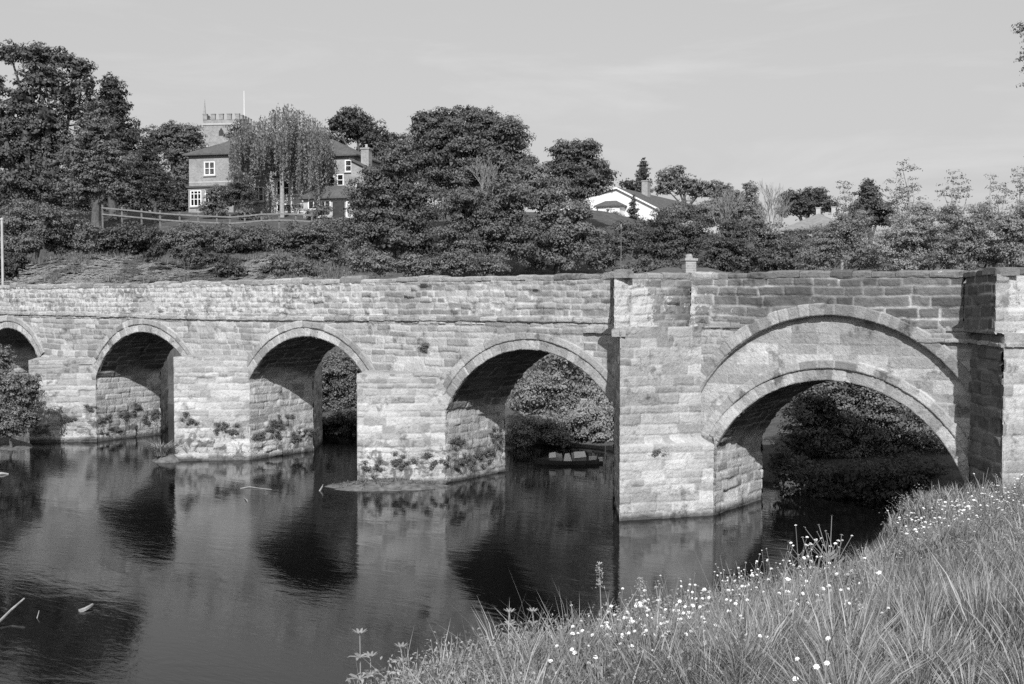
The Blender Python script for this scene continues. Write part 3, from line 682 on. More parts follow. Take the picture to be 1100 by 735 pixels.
# --- bushes behind the parapet, middle right
for lab, d, bl, mt in [
    ('leafy bush below the bungalow, behind the thin pole', 80, [(660, 262, 26, 18), (645, 280, 24, 14), (675, 250, 16, 14)], LEAF_MID),
    ('dark bush between the bungalow and the twiggy tree', 82, [(715, 245, 28, 16), (740, 255, 26, 20), (700, 265, 26, 18), (725, 275, 30, 18)], LEAF_DARK),
    ('hedge clump right under the bungalow roof end', 96, [(735, 228, 24, 12), (760, 232, 22, 14), (715, 232, 16, 8)], LEAF_MID),
    ('dark bush right of the small brick chimney', 76, [(775, 268, 22, 20), (790, 250, 20, 18), (768, 285, 24, 14), (800, 280, 22, 18)], LEAF_DARK),
    ('bush with layered branches under the twiggy tree', 78, [(825, 262, 24, 20), (845, 275, 26, 18), (820, 285, 26, 14), (812, 246, 14, 12)], LEAF_MID),
    ('light leafy bush in front of the hip roofed house', 84, [(870, 262, 22, 14), (850, 258, 18, 12), (890, 258, 16, 16), (865, 280, 26, 16)], LEAF_MID),
    ('rounded shrub under the left end of the bungalow', 116, [(640, 240, 22, 11), (655, 236, 14, 9), (622, 236, 16, 12)], LEAF_MID),
    ('leafy shrub around the foot of the small fir', 90, [(690, 245, 14, 10), (668, 245, 10, 8)], LEAF_MID),
    ('thin shrub hiding the cottage gable wall', 70, [(700, 290, 30, 12), (672, 292, 14, 8), (722, 288, 14, 10)], LEAF_MID)]:
    B_(lab, 'bush', G5, d, bl, 'bush', mt, .2, 1.5, r0=.1)
T_('small dark fir in front of the white bungalow gable', 'tree', G6, 112, [(680, 236, 9, 6), (680, 227, 6, 5), (680, 219, 3.4, 5), (680, 213, 1.6, 4), (681, 245, 11, 6)], style='conifer', size=.24, r0=.12)
for lab, d, bl, mt in [
    ('dark hedge behind the trunks of the big oak', 122, [(-20, 215, 34, 24), (20, 215, 30, 24), (55, 218, 30, 22), (80, 215, 24, 20)], LEAF_DARK),
    ('dark hedge between the feathery conifer and the brick house', 124, [(110, 215, 28, 20), (145, 215, 28, 22), (180, 215, 26, 24), (200, 212, 10, 24)], LEAF_DARK),
    ('hedge filling the gap right of the garden room', 118, [(400, 215, 24, 24), (425, 225, 24, 24)], LEAF_DARK)]:
    B_(lab, 'bush', 'tall hedges behind the hilltop trees', d, bl, 'bush', mt, .32, 1.5, r0=.1)
# --- slope bushes on the left
for lab, d, bl, mt in [
    ('bushy thicket at the far left under the big oak', 86, [(20, 235, 28, 20), (50, 240, 24, 20), (0, 262, 30, 24), (28, 262, 22, 16)], LEAF_MID),
    ('rounded bush at the left end of the fence', 88, [(75, 244, 26, 18), (95, 254, 22, 16), (60, 258, 26, 16), (85, 268, 24, 12)], LEAF_MID),
    ('dense bush under the left half of the fence', 89, [(125, 257, 26, 15), (150, 254, 24, 14), (140, 262, 28, 14), (112, 262, 18, 14)], LEAF_DARK),
    ('leafy bush under the brick house left wing', 90, [(185, 257, 26, 14), (210, 255, 22, 14), (170, 256, 20, 12), (200, 262, 24, 12)], LEAF_MID),
    ('spreading bush below the clipped yew', 90, [(240, 256, 26, 13), (265, 254, 26, 13), (250, 264, 26, 12), (285, 256, 22, 14)], LEAF_MID),
    ('bush below the weeping tree at the wood edge', 86, [(318, 256, 26, 16), (345, 256, 24, 18), (335, 266, 30, 20), (300, 262, 18, 12), (355, 285, 26, 14)], LEAF_MID),
    ('tangled bush beside the garden room', 92, [(372, 247, 20, 14), (350, 242, 16, 8), (388, 240, 10, 10), (370, 272, 24, 22)], LEAF_MID),
    ('small dark bush growing on the cliff below the fence', 80, [(242, 285, 16, 11), (228, 278, 12, 8), (252, 292, 14, 8)], LEAF_DARK),
    ('low dark bush hanging on the upper cliff', 82, [(208, 275, 18, 8), (190, 272, 10, 7)], LEAF_DARK),
    ('little bush on the bare cliff left part', 80, [(168, 270, 10, 8), (160, 276, 8, 6)], LEAF_DARK),
    ('bush at the foot of the thin pole at the left edge', 70, [(8, 290, 18, 14), (-12, 280, 20, 20), (22, 282, 10, 10)], LEAF_DARK),
    ('pale scrubby bush at the right end of the cliff', 80, [(300, 288, 20, 12), (325, 290, 18, 12)], LEAF_MID)]:
    B_(lab, 'bush', G3, d, bl, 'bush', mt, .22, 1.5, r0=.1)
for lab, d, bl, mt in [
    ('dark bush hiding the foot of the wood next to the cliff end', 77, [(388, 278, 16, 16), (408, 284, 22, 14), (440, 286, 24, 12)], LEAF_MID),
    ('low thicket at the foot of the tall central tree', 76, [(490, 284, 26, 14), (525, 286, 26, 12), (460, 288, 20, 10)], LEAF_MID)]:
    B_(lab, 'bush', 'low bushes along the foot of the wood', d, bl, 'bush', mt, .2, 1.5, r0=.08)
for lab, d, bl, mt in [
    ('clipped round yew in front of the brick house', 106, [(256, 207, 18, 17), (246, 213, 11, 12), (267, 213, 10, 13)], LEAF_DARK),
    ('loose shrub by the bay window of the brick house', 105, [(229, 212, 8, 15), (224, 224, 10, 9), (236, 226, 9, 8)], LEAF_MID),
    ('low shrub under the big lower window', 104, [(284, 238, 14, 6), (262, 230, 12, 6)], LEAF_MID),
    ('dark shrub against the garden room', 104, [(347, 226, 11, 8), (334, 231, 9, 6)], LEAF_MID),
    ('grey leaved shrub at the right corner of the garden room', 100, [(385, 222, 13, 12), (392, 232, 14, 12)], LEAF_MID)]:
    B_(lab, 'bush', 'garden shrubs round the brick house', d, bl, 'bush', mt, .18, 1.7, r0=.08)
# --- under the arches
for lab, d, bl, mt in [
    ('broad tree overhanging the water behind the widest arch', 42.5, [(885, 450, 40, 34), (925, 440, 46, 30), (860, 480, 24, 40), (965, 475, 50, 40), (905, 500, 44, 34), (1010, 470, 44, 60), (880, 420, 36, 24), (940, 405, 46, 20)], LEAF_MID),
    ('dark bush over the water at the right side of the widest arch', 40.5, [(980, 520, 44, 34), (1040, 520, 40, 50), (930, 525, 40, 18)], LEAF_DARK),
    ('bright willow reaching down behind the third arch', 53, [(600, 400, 40, 34), (570, 425, 30, 30), (640, 415, 34, 32), (605, 440, 44, 30), (660, 440, 26, 30)], LEAF_WILLOW),
    ('low willow sprays at the water edge behind the third arch', 51.4, [(585, 458, 30, 20), (625, 454, 32, 22), (655, 460, 22, 20), (560, 464, 20, 16), (565, 466, 16, 14), (600, 468, 18, 12), (640, 466, 24, 12)], LEAF_WILLOW),
    ('dark leafy growth trailing in the water under the widest arch', 38.3, [(850, 520, 22, 14), (880, 518, 26, 20), (915, 518, 30, 22), (950, 520, 30, 26), (985, 520, 30, 30), (1015, 530, 24, 34), (842, 500, 14, 22)], LEAF_DARK),
    ('overhanging growth along the water under the second arch', 56.3, [(372, 456, 20, 12), (392, 454, 20, 14), (352, 458, 18, 12)], LEAF_DARK),
    ('dark tree filling the second arch', 62, [(375, 400, 24, 28), (385, 430, 28, 24), (362, 440, 20, 26), (378, 455, 30, 16), (350, 410, 20, 30), (400, 405, 20, 30)], LEAF_MID)]:
    T_(lab, 'tree', G7, d, bl, style='bush', mat_=mt, size=.15, dens=1.5, r0=.16, tops=None)
B_('rounded bush overhanging the water in front of the leftmost arch', 'bush', None, 50.5, [(8, 415, 22, 22), (2, 385, 14, 16), (28, 430, 16, 18), (16, 448, 22, 14), (-20, 420, 26, 34), (36, 415, 9, 12), (-10, 450, 24, 16), (12, 462, 20, 10), (-14, 466, 20, 10), (34, 452, 10, 10)], 'fine', LEAF_CON, .12, 1.6, r0=.06, gz=.15)
T_('tall ash whose twigs enter the top right corner', 'tree', None, 62, [(1130, 45, 38, 26), (1140, 75, 42, 30), (1102, 66, 10, 10), (1100, 35, 9, 6), (1150, 120, 44, 40), (1150, 180, 40, 36)], style='sparse', mat_=LEAF_MID, size=.2, dens=1.6, r0=.3, trunk=(1165,), tops=[on_depth(1135, 50, 62), on_depth(1150, 80, 62), on_depth(1160, 120, 62)])

# weeping birch in front of the house
def weeping():
    d = 107; k = d/FPX; R = np.random.RandomState(5)
    bp = on_depth(303, 228, d); g0 = float(ground_h(bp[0], bp[1])); base = np.array([bp[0], bp[1], g0])
    root = thing('tree', 'weeping birch with long hanging curtains of leaves before the brick house', 'tree', base)
    P = []; Nn = []; S = []; T = []
    sp = [(262, 128, 172, 5), (256, 140, 186, 4), (270, 138, 196, 6), (250, 150, 195, 4), (285, 125, 176, 8), (295, 118, 190, 9), (308, 112, 186, 8), (318, 118, 192, 8), (330, 124, 215, 8), (340, 130, 200, 7), (348, 138, 210, 6), (352, 150, 195, 5), (300, 140, 185, 9), (276, 150, 186, 6), (325, 150, 205, 6), (268, 155, 205, 6), (338, 160, 218, 6), (290, 150, 182, 6), (310, 165, 196, 7), (275, 130, 170, 8), (320, 135, 190, 9), (335, 145, 185, 8)]
    for x, y0_, y1_, wd in sp:
        dd0 = R.uniform(-2.5, 2.5)
        for s in range(27):
            xs = x+R.normal()*wd*.62; top = y0_+abs(R.normal())*7; bot = y1_-R.rand()**1.5*(y1_-y0_)*.55; dd = dd0+R.normal()*.8
            n = int((bot-top)*k/.085); 
            if n < 3: continue
            yy = np.linspace(top, bot, n); xx = xs+np.cumsum(R.normal(size=n))*.08
            r = np.array([on_depth(a, b, d+dd) for a, b in zip(xx, yy)])
            P.append(r+R.normal(size=r.shape)*.07); Nn.append(R.normal(size=r.shape)*.6-F0*.5+RT*R.normal()*.4); S.append(.24*R.uniform(.6, 1.2, n)); T.append(np.clip(R.normal(size=n)*.2+.5+.15*R.normal(), 0, 1))
    V, Fc, At = leaf_quads(np.concatenate(P), np.concatenate(Nn), np.concatenate(S), np.concatenate(T), R, .5, .6)
    part('crown', V, Fc, LEAF_BIRCH, root, attrs=dict(tint=At))
    mb = MB(); q = lambda x, y, dd=0: on_depth(x, y, d+dd)
    mb.tube([base-[0, 0, .3], q(303, 200), q(302, 175), q(306, 150)], [.24, .19, .16, .12], 8)
    for x, y in [(268, 140), (290, 128), (318, 120), (338, 135), (348, 150), (300, 122)]:
        mb.tube([q(303, 172), q((303+x)/2, (172+y)/2-6), q(x, y)], [.07, .05, .02], 6)
    part('trunk', mb.v, mb.f, BARK_PALE, root)
weeping()
# leafless, pale-twigged trees
TWIG = plain('twig_bark', .22, .9, .2, 5)
def twiggy(label, x, y0_, y1_, d, wd, seed, group=None, r0=.12):
    R = random.Random(seed); base = on_depth(x, y0_, d); g0 = float(ground_h(base[0], base[1]))
    root = thing('bare_tree', label, 'tree', (base[0], base[1], min(g0, base[2])), group)
    mb = MB(); H = (y0_-y1_)*d/FPX
    def br(p, dr, L, r, lv):
        e = p+dr*L; m = p+dr*L*.5+np.array([R.gauss(0, .05), R.gauss(0, .05), 0])*L
        mb.tube([p, m, e], [r, r*.8, r*.55], 5)
        if lv == 0: return
        for _ in range(3 if lv > 1 else 3):
            nd = dr+np.array([R.gauss(0, .33), R.gauss(0, .33), R.uniform(-.05, .3)])*wd; nd /= np.linalg.norm(nd)
            br(p+(e-p)*R.uniform(.55, 1), nd, L*R.uniform(.55, .8), max(r*.55, .012), lv-1)
    b0 = np.array([base[0], base[1], min(g0, base[2])-.2])
    mb.tube([b0, base+[0, 0, .05]], [r0*1.4, r0*1.1], 6)
    for s in range(4):
        dr = np.array([R.gauss(0, .22), R.gauss(0, .22), 1.0])*np.array([wd, wd, 1]); dr /= np.linalg.norm(dr)
        br(base.copy(), dr, H*.38, r0, 4)
    part('trunk', mb.v, mb.f, TWIG, root)
twiggy('leafless pale twigged tree right of the dark bush', 776, 262, 196, 80, 1.1, 3, 'bare twiggy trees', .06)
twiggy('thin leafless sapling left of the hip roofed house', 828, 280, 192, 90, .7, 8, 'bare twiggy trees', .04)
twiggy('bare branching limbs showing in front of the tall central tree', 522, 222, 168, 80.5, .8, 12, 'bare twiggy trees', .05)
# ------------------------------------------------------------------ buildings
BRICK = None
def brick_mat(name, v, mv, sc):
    m, nt, b = mat(name)
    tc = N(nt, 'ShaderNodeTexCoord')
    sx = N(nt, 'ShaderNodeSeparateXYZ'); nt.links.new(tc.outputs['Object'], sx.inputs[0])
    cx = N(nt, 'ShaderNodeCombineXYZ'); nt.links.new(M(nt, 'ADD', sx.outputs[0], sx.outputs[1]), cx.inputs[0]); nt.links.new(sx.outputs[2], cx.inputs[1])
    br = N(nt, 'ShaderNodeTexBrick'); nt.links.new(cx.outputs[0], br.inputs[0]); br.inputs['Scale'].default_value = sc
    br.inputs['Color1'].default_value = (v, v, v, 1); br.inputs['Color2'].default_value = (v*.72, v*.72, v*.72, 1); br.inputs['Mortar'].default_value = (mv, mv, mv, 1)
    br.inputs['Mortar Size'].default_value = .02
    mm = N(nt, 'ShaderNodeRGBToBW'); nt.links.new(br.outputs[0], mm.inputs[0])
    col = M(nt, 'MULTIPLY', mm.outputs[0], rng(nt, noise(nt, .9, 5, .65), .3, .7, .85, 1.15))
    nt.links.new(col, b.inputs['Base Color']); b.inputs['Roughness'].default_value = .9
    return m
BRICKM = brick_mat('red_brick', .31, .40, 2.2); CHURCHM = brick_mat('church_stone', .29, .35, 1.3)
SLATE = brick_mat('roof_tiles', .13, .06, 2.6); WHITE = plain('white_paint', .78, .6, .05); RENDERW = plain('white_render', .74, .85, .06, 1.5)
PALEST = plain('pale_stone', .42, .9, .12, 2); DARKW = plain('dark_timber', .05, .8, .3)
gm, gn, gb = mat('window_glass'); gb.inputs['Base Color'].default_value = (.02, .02, .02, 1); gb.inputs['Roughness'].default_value = .08; gb.inputs['Specular IOR Level'].default_value = .5
GLASS = gm
def local(root, phi, sx=1.0):
    """frame at the root: x along the facade, y into the building, z up"""
    a = math.atan2(RT[1], RT[0])+phi; ex = np.array([math.cos(a), math.sin(a), 0]); ey = np.array([-math.sin(a), math.cos(a), 0]); o = np.array(origin(root))
    return lambda V: np.array([o+ex*p[0]*sx+ey*p[1]+np.array([0, 0, p[2]]) for p in V])
def lpart(name, mb, m, root, fr, owner=None): return part(name, fr(mb.v), mb.f, m, root, owner)
def window(root, fr, x, z, w, h, y=0, nx=2, nz=2, sillm=True, axis_='x', fw=.09):
    """frame with bars and sill, glass pane behind; axis_ 'y' puts it in a wall that runs along y"""
    mb = MB(); sw = (lambda V: fr([(y-(-q[1]+0) if False else (y+(-q[1])), x+q[0], q[2]) for q in V])) if axis_ == 'y' else (lambda V: fr([(x+q[0], y+q[1], q[2]) for q in V]))
    a, b = -.07, .06
    mb.box(0, fw, a, b, z, z+h); mb.box(w-fw, w, a, b, z, z+h); mb.box(fw, w-fw, a+.003, b, z, z+fw); mb.box(fw, w-fw, a+.003, b, z+h-fw, z+h)
    for i in range(1, nx): mb.box(w*i/nx-.035, w*i/nx+.035, a+.006, b-.01, z+fw, z+h-fw)
    for i in range(1, nz):
        zz = z+h*(i/nz if nz != 3 else (.45, .78)[i-1]); mb.box(fw, w-fw, a+.012, b-.02, zz-.03, zz+.03)
    f = part('window', sw(mb.v), mb.f, WHITE, root)
    p = MB(); p.box(fw-.01, w-fw+.01, .0, .02, z+fw-.01, z+h-fw+.01); part('pane', sw(p.v), p.f, GLASS, root, f)
    if sillm:
        s = MB(); s.box(-.08, w+.08, -.14, .02, z-.11, z-.004); part('sill', sw(s.v), s.f, PALEST, root, f)
def hip(mb, x0, x1, y0, y1, z0, z1, inset=None, left=True, right=True, t=.14):
    i = (y1-y0)/2 if inset is None else inset; ym = (y0+y1)/2
    a = x0+(i if left else 0); b = x1-(i if right else 0)
    V = [(x0, y0, z0), (x1, y0, z0), (x1, y1, z0), (x0, y1, z0), (a, ym, z1), (b, ym, z1), (x0, y0, z0-t), (x1, y0, z0-t), (x1, y1, z0-t), (x0, y1, z0-t)]
    mb.add(V, [(0, 1, 5, 4), (2, 3, 4, 5), (1, 2, 5), (3, 0, 4), (6, 7, 1, 0), (7, 8, 2, 1), (8, 9, 3, 2), (9, 6, 0, 3), (9, 8, 7, 6)])
# brick house
D = 112.0; kp = D/FPX
b0 = on_depth(203.5, 230, D); hz = 14.6
house = thing('brick_house', 'two storey brick house with white windows and hipped roof half hidden by the weeping birch', 'house', (b0[0], b0[1], hz))
fr = local(house, rad(-14), 1.17)
mb = MB(); mb.box(0, 4.1, 0, 6.5, -1.5, 5.65); lpart('wall', mb, BRICKM, house, fr)
mb = MB(); mb.box(-.015, 4.115, -.02, 0, 3.05, 3.17); mb.box(4.1, 4.12, .0, 6.5, 3.05, 3.17); lpart('stone_band', mb, PALEST, house, fr)
mb = MB(); mb.box(3.98, 4.12, -.05, -.0, -.5, 5.5); lpart('drainpipe', mb, DARKW, house, fr)
mb = MB(); hip(mb, -.4, 10.5, -.4, 6.9, 5.78, 7.95, right=False, inset=4.6); lpart('roof', mb, SLATE, house, fr)
window(house, fr, 1.38, 3.75, .98, 1.3, 0, 2, 2)
# bay on the left wing
mb = MB(); mb.box(.35, 3.2, -.9, 0, -1.5, 2.5); lpart('bay_wall', mb, BRICKM, house, fr)
mb = MB(); mb.box(.2, 3.35, -1.05, 0, 2.5, 2.66); lpart('bay_roof', mb, SLATE, house, fr)
window(house, fr, .55, .75, 1.0, 1.5, -.9, 3, 3); window(house, fr, 1.85, .75, 1.0, 1.5, -.9, 3, 3); window(house, fr, .55, -.75, 1.1, .7, -.9, 3, 2, False)
# main range
mb = MB(); mb.box(4.1, 13.9, 1.6, 8.5, -1.5, 5.4); lpart('wall', mb, BRICKM, house, fr)
mb = MB(); hip(mb, 4.3, 14.2, 1.2, 8.9, 5.5, 7.5, left=False, inset=3.4); lpart('roof', mb, SLATE, house, fr)
mb = MB(); mb.box(7.3, 10.2, .7, 1.6, -1.5, 3.4); lpart('bay_wall', mb, plain('cream_paint', .58, .8, .08), house, fr)
mb = MB(); mb.box(7.15, 10.35, .55, 1.6, 3.4, 3.6); lpart('bay_roof', mb, SLATE, house, fr)
window(house, fr, 7.5, 1.75, 1.15, 1.4, .7, 2, 2); window(house, fr, 8.85, 1.75, 1.15, 1.4, .7, 2, 2)
window(house, fr, 7.5, -.6, 2.5, 1.55, .7, 4, 2)
window(house, fr, 4.9, 3.7, .9, 1.3, 1.6, 2, 2); window(house, fr, 5.1, 1.3, .9, 1.4, 1.6, 2, 2); window(house, fr, 11.4, 2.1, .9, 1.4, 1.6, 1, 2); window(house, fr, 12.4, 2.6, .6, 1.1, 1.6, 1, 2); window(house, fr, 13.1, 3.9, .6, 1.1, 1.6, 1, 2)
# right wing with the long roof slope and the chimney
mb = MB()
mb.add([(14.1, .2, -1.5), (16.5, .2, -1.5), (16.5, 5, -1.5), (14.1, 5, -1.5), (14.1, .2, 4.75), (16.5, .2, 3.35), (16.5, 5, 3.35), (14.1, 5, 4.75)],
       [(0, 1, 5, 4), (1, 2, 6, 5), (2, 3, 7, 6), (3, 0, 4, 7), (4, 5, 6, 7)]); lpart('wing_wall', mb, BRICKM, house, fr)
mb = MB(); mb.add([(14.0, -.05, 4.85), (18.0, -.05, 2.5), (18.0, 5.4, 2.5), (14.0, 5.4, 4.85), (14.0, -.05, 4.98), (18.0, -.05, 2.63), (18.0, 5.4, 2.63), (14.0, 5.4, 4.98)], [(3, 2, 1, 0), (4, 5, 6, 7), (0, 1, 5, 4), (1, 2, 6, 5), (2, 3, 7, 6), (3, 0, 4, 7)]); lpart('wing_roof', mb, SLATE, house, fr)
window(house, fr, 14.5, 1.2, 1.5, 1.5, .2, 3, 3)
mb = MB(); mb.box(14.5, 15.15, 1.5, 2.4, 3.5, 5.95); mb.box(14.44, 15.21, 1.43, 2.47, 5.95, 6.1); ch = lpart('chimney', mb, BRICKM, house, fr)
mb = MB(); mb.tube(fr([(14.82, 1.95, 6.05)]).tolist()+fr([(14.82, 1.95, 6.45)]).tolist(), [.14, .12], 8); part('chimney_pot', mb.v, mb.f, PALEST, house, ch)
# garden room
mb = MB(); mb.box(11.0, 15.2, -2.4, .1, -1.5, 1.1); lpart('garden_room_wall', mb, PALEST, house, fr)
mb = MB(); hip(mb, 10.7, 15.5, -2.8, .3, 1.18, 2.35, inset=1.5); lpart('garden_room_roof', mb, SLATE, house, fr)
window(house, fr, 11.4, .1, 1.9, .8, -2.4, 4, 1, False); window(house, fr, 14.6, -.7, .5, 1.5, -2.4, 1, 3, False); 
mb = MB(); mb.box(13.45, 14.45, -2.43, -2.39, -1.0, .75); lpart('door', mb, DARKW, house, fr)
# church tower
D = 170; b0 = on_depth(219, 230, D); zb = 17.5; zt = on_depth(240, 129, D)[2]; wT = 40*D/FPX
church = thing('church_tower', 'square stone church tower with battlements, a small pointed opening and a flagpole', 'tower', (b0[0], b0[1], zb))
fr = local(church, rad(-6)); Ht = zt-zb
mb = MB(); mb.box(0, wT, 0, wT, -2, Ht); lpart('tower_wall', mb, CHURCHM, church, fr)
mb = MB(); mb.box(-.12, wT+.12, -.12, wT+.12, Ht-.75, Ht-.52); mb.box(-.10, wT+.10, -.10, wT+.10, Ht-3.9, Ht-3.75); lpart('string_course', mb, PALEST, church, fr)
for i in range(5):
    a = i*(wT-.62)/4
    for (xx, yy, sx_, sy_) in ((a, -.06, .62, .35), (a, wT-.3, .62, .35)) + (() if i in (0, 4) else ((-.06, a, .35, .62), (wT-.3, a, .35, .62))):
        mb = MB(); mb.box(xx, xx+sx_, yy, yy+sy_, Ht, Ht+.75); mb.box(xx-.05, xx+sx_+.05, yy-.05, yy+sy_+.05, Ht+.75, Ht+.87); lpart('merlon', mb, CHURCHM, church, fr)
mb = MB(); cxw = wT*.5; mb.add([(cxw-.35, -.03, Ht-2.3), (cxw+.35, -.03, Ht-2.3), (cxw+.35, -.03, Ht-1.7), (cxw, -.03, Ht-1.15), (cxw-.35, -.03, Ht-1.7), (cxw-.35, .1, Ht-2.3), (cxw+.35, .1, Ht-2.3), (cxw+.35, .1, Ht-1.7), (cxw, .1, Ht-1.15), (cxw-.35, .1, Ht-1.7)], [(0, 1, 2, 3, 4), (1, 0, 5, 6), (2, 1, 6, 7), (3, 2, 7, 8), (4, 3, 8, 9), (0, 4, 9, 5)]); lpart('belfry_opening', mb, DARKW, church, fr)
mb = MB(); P0 = fr([(.25, .1, Ht+.8), (.25, .1, Ht+1.9), (.25, .1, Ht+3.0)]); mb.tube(P0, [.22, .10, .03], 6); lv = lambda V: V
part('pinnacle', mb.v, mb.f, CHURCHM, church)
mb = MB(); P0 = fr([(wT-.2, wT*.5, Ht), (wT-.2, wT*.5, Ht+4.6)]); mb.tube(P0, [.06, .04], 7); part('flagpole', mb.v, mb.f, WHITE, church)
# white bungalow
D = 125; b0 = on_depth(663, 236, D); zb = on_depth(663, 236, D)[2]
bung = thing('white_bungalow', 'white rendered bungalow with low pitched tiled roof showing between trees', 'house', (b0[0], b0[1], zb))
fr = local(bung, rad(-27)); zr = on_depth(663, 201, D)[2]-zb; ze = zr-2.35
mb = MB(); hw = 4.6; Lr = 27; hl = 7.0; zl_ = zr-1.3
mb.add([(-hl, 0, -3), (hw, 0, -3), (hw, 0, ze), (0, 0, zr-.15), (-hl, 0, zl_), (-hl, Lr, -3), (hw, Lr, -3), (hw, Lr, ze), (0, Lr, zr-.15), (-hl, Lr, zl_)], [(0, 1, 2, 3, 4), (9, 8, 7, 6, 5), (1, 6, 7, 2), (5, 0, 4, 9)]); lpart('wall', mb, RENDERW, bung, fr)
mb = MB(); e = .25; sl = (zr-ze)/hw
for s in (-1, 1):
    xo = s*((hw if s > 0 else hl)+e); zo = ze-e*sl+.05 if s > 0 else zl_-.03
    V = [(0, -e, zr), (xo, -e, zo), (xo, Lr+e, zo), (0, Lr+e, zr), (0, -e, zr-.13), (xo, -e, zo-.13), (xo, Lr+e, zo-.13), (0, Lr+e, zr-.13)]
    F = [(0, 1, 2, 3), (7, 6, 5, 4), (0, 4, 5, 1), (1, 5, 6, 2), (2, 6, 7, 3)]
    mb.add(V, F if s < 0 else [f[::-1] for f in F])
lpart('roof', mb, SLATE, bung, fr)
mb = MB()
for s in (-1, 1):
    xo = s*((hw if s > 0 else hl)+e); zo = ze-e*sl if s > 0 else zl_-.08
    V = [(0, -e-.05, zr-.02), (xo, -e-.05, zo-.02), (xo, -e-.05, zo-.20), (0, -e-.05, zr-.20), (0, -e-.005, zr-.02), (xo, -e-.005, zo-.02), (xo, -e-.005, zo-.20), (0, -e-.005, zr-.20)]
    mb.add(V, [(0, 3, 2, 1), (4, 5, 6, 7), (0, 1, 5, 4), (3, 7, 6, 2), (1, 2, 6, 5)])
lpart('bargeboard', mb, WHITE, bung, fr)
mb = MB(); mb.box(.5, 1.2, 6.0, 6.9, zr-.9, zr+1.1); mb.box(.45, 1.25, 5.95, 6.95, zr+1.1, zr+1.22); lpart('chimney', mb, BRICKM, bung, fr)
# lower front wing with its own little roof
mb = MB(); mb.box(-1.7, .9, -1.6, 0, -3, 1.35); lpart('wing_wall', mb, RENDERW, bung, fr)
mb = MB(); hip(mb, -1.9, 1.15, -1.85, .05, 1.42, 1.95, inset=.9); lpart('wing_roof', mb, SLATE, bung, fr)
window(bung, fr, -.6, -.1, .4, 1.2, -1.6, 1, 1, False); window(bung, fr, .1, -.1, .4, 1.2, -1.6, 1, 1, False); window(bung, fr, -3.9, .1, 1.7, .8, 0, 4, 1, False)
mb = MB(); mb.box(-1.66, -1.56, -1.70, -1.62, -1.5, 1.3); lpart('drainpipe', mb, DARKW, bung, fr)
for yy in (9.0, 11.5): window(bung, fr, yy, .9, 1.5, .9, hw, 3, 1, False, 'y')
# hip roofed house
D = 140; b0 = on_depth(842, 262, D); zb = b0[2]; kk = D/FPX
hh_ = thing('hip_roofed_house', 'house with grey hipped roof and two small chimneys half buried in trees', 'house', (b0[0], b0[1], zb))
fr = local(hh_, rad(-25)); W_ = 7.0
mb = MB(); mb.box(0, W_, 0, 8, -4, 1.6); lpart('wall', mb, BRICKM, hh_, fr)
mb = MB()
V = [(-.5, -.5, 1.65), (W_+.5, -.5, 1.65), (W_+.5, 8.5, 1.65), (-.5, 8.5, 1.65), (W_/2, 3.4, 3.75), (W_/2, 4.8, 3.75), (-.5, -.5, 1.5), (W_+.5, -.5, 1.5), (W_+.5, 8.5, 1.5), (-.5, 8.5, 1.5)]
mb.add(V, [(0, 1, 4), (1, 2, 5, 4), (2, 3, 5), (3, 0, 4, 5), (6, 7, 1, 0), (7, 8, 2, 1), (8, 9, 3, 2), (9, 6, 0, 3), (9, 8, 7, 6)]); lpart('roof', mb, plain('weathered_slate', .22, .85, .2, 2.5, .01), hh_, fr)
for a, b in ((3.1, 3.6), (5.0, 3.2)):
    mb = MB(); mb.box(a, a+.5, b, b+.5, 2.6, 4.4); mb.box(a-.05, a+.55, b-.05, b+.55, 4.4, 4.5); lpart('chimney', mb, PALEST, hh_, fr)
window(hh_, fr, 1.2, -.2, 1.4, 1.2, 0, 2, 2); window(hh_, fr, 4.4, -.2, 1.4, 1.2, 0, 2, 2)
# cottage just behind the bridge
D = 57; b0 = on_depth(700, 300, D); zb = float(ground_h(b0[0], b0[1]))
cot = thing('cottage', 'low cottage behind the parapet showing its brick chimney and mossy roof', 'house', (b0[0], b0[1], zb))
fr = local(cot, rad(12)); zq = lambda y, d=D: on_depth(700, y, d)[2]-zb
mb = MB(); mb.add([(0, 0, -.5), (5, 0, -.5), (5, 4, -.5), (0, 4, -.5), (0, 0, zq(301)), (5, 0, zq(301)), (5, 4, zq(301)), (0, 4, zq(301))], [(0, 1, 5, 4), (1, 2, 6, 5), (2, 3, 7, 6), (3, 0, 4, 7), (4, 5, 6, 7)]); lpart('wall', mb, BRICKM, cot, fr)
mb = MB(); hip(mb, -.3, 5.3, -.3, 4.3, zq(300), zq(286), inset=1.6, left=True); lpart('roof', mb, plain('mossy_tiles', .10, .9, .3, 5, .02), cot, fr)
mb = MB(); mb.box(2.1, 2.65, .9, 1.5, zq(300), zq(279)); mb.box(2.04, 2.71, .83, 1.57, zq(279), zq(276.5)); ch = lpart('chimney', mb, BRICKM, cot, fr)
mb = MB(); mb.tube(fr([(2.38, 1.2, zq(277)), (2.38, 1.2, zq(273.5)), (2.38, 1.2, zq(271.5))]), [.20, .17, .12], 9); part('chimney_pot', mb.v, mb.f, BRICKM, cot, ch)

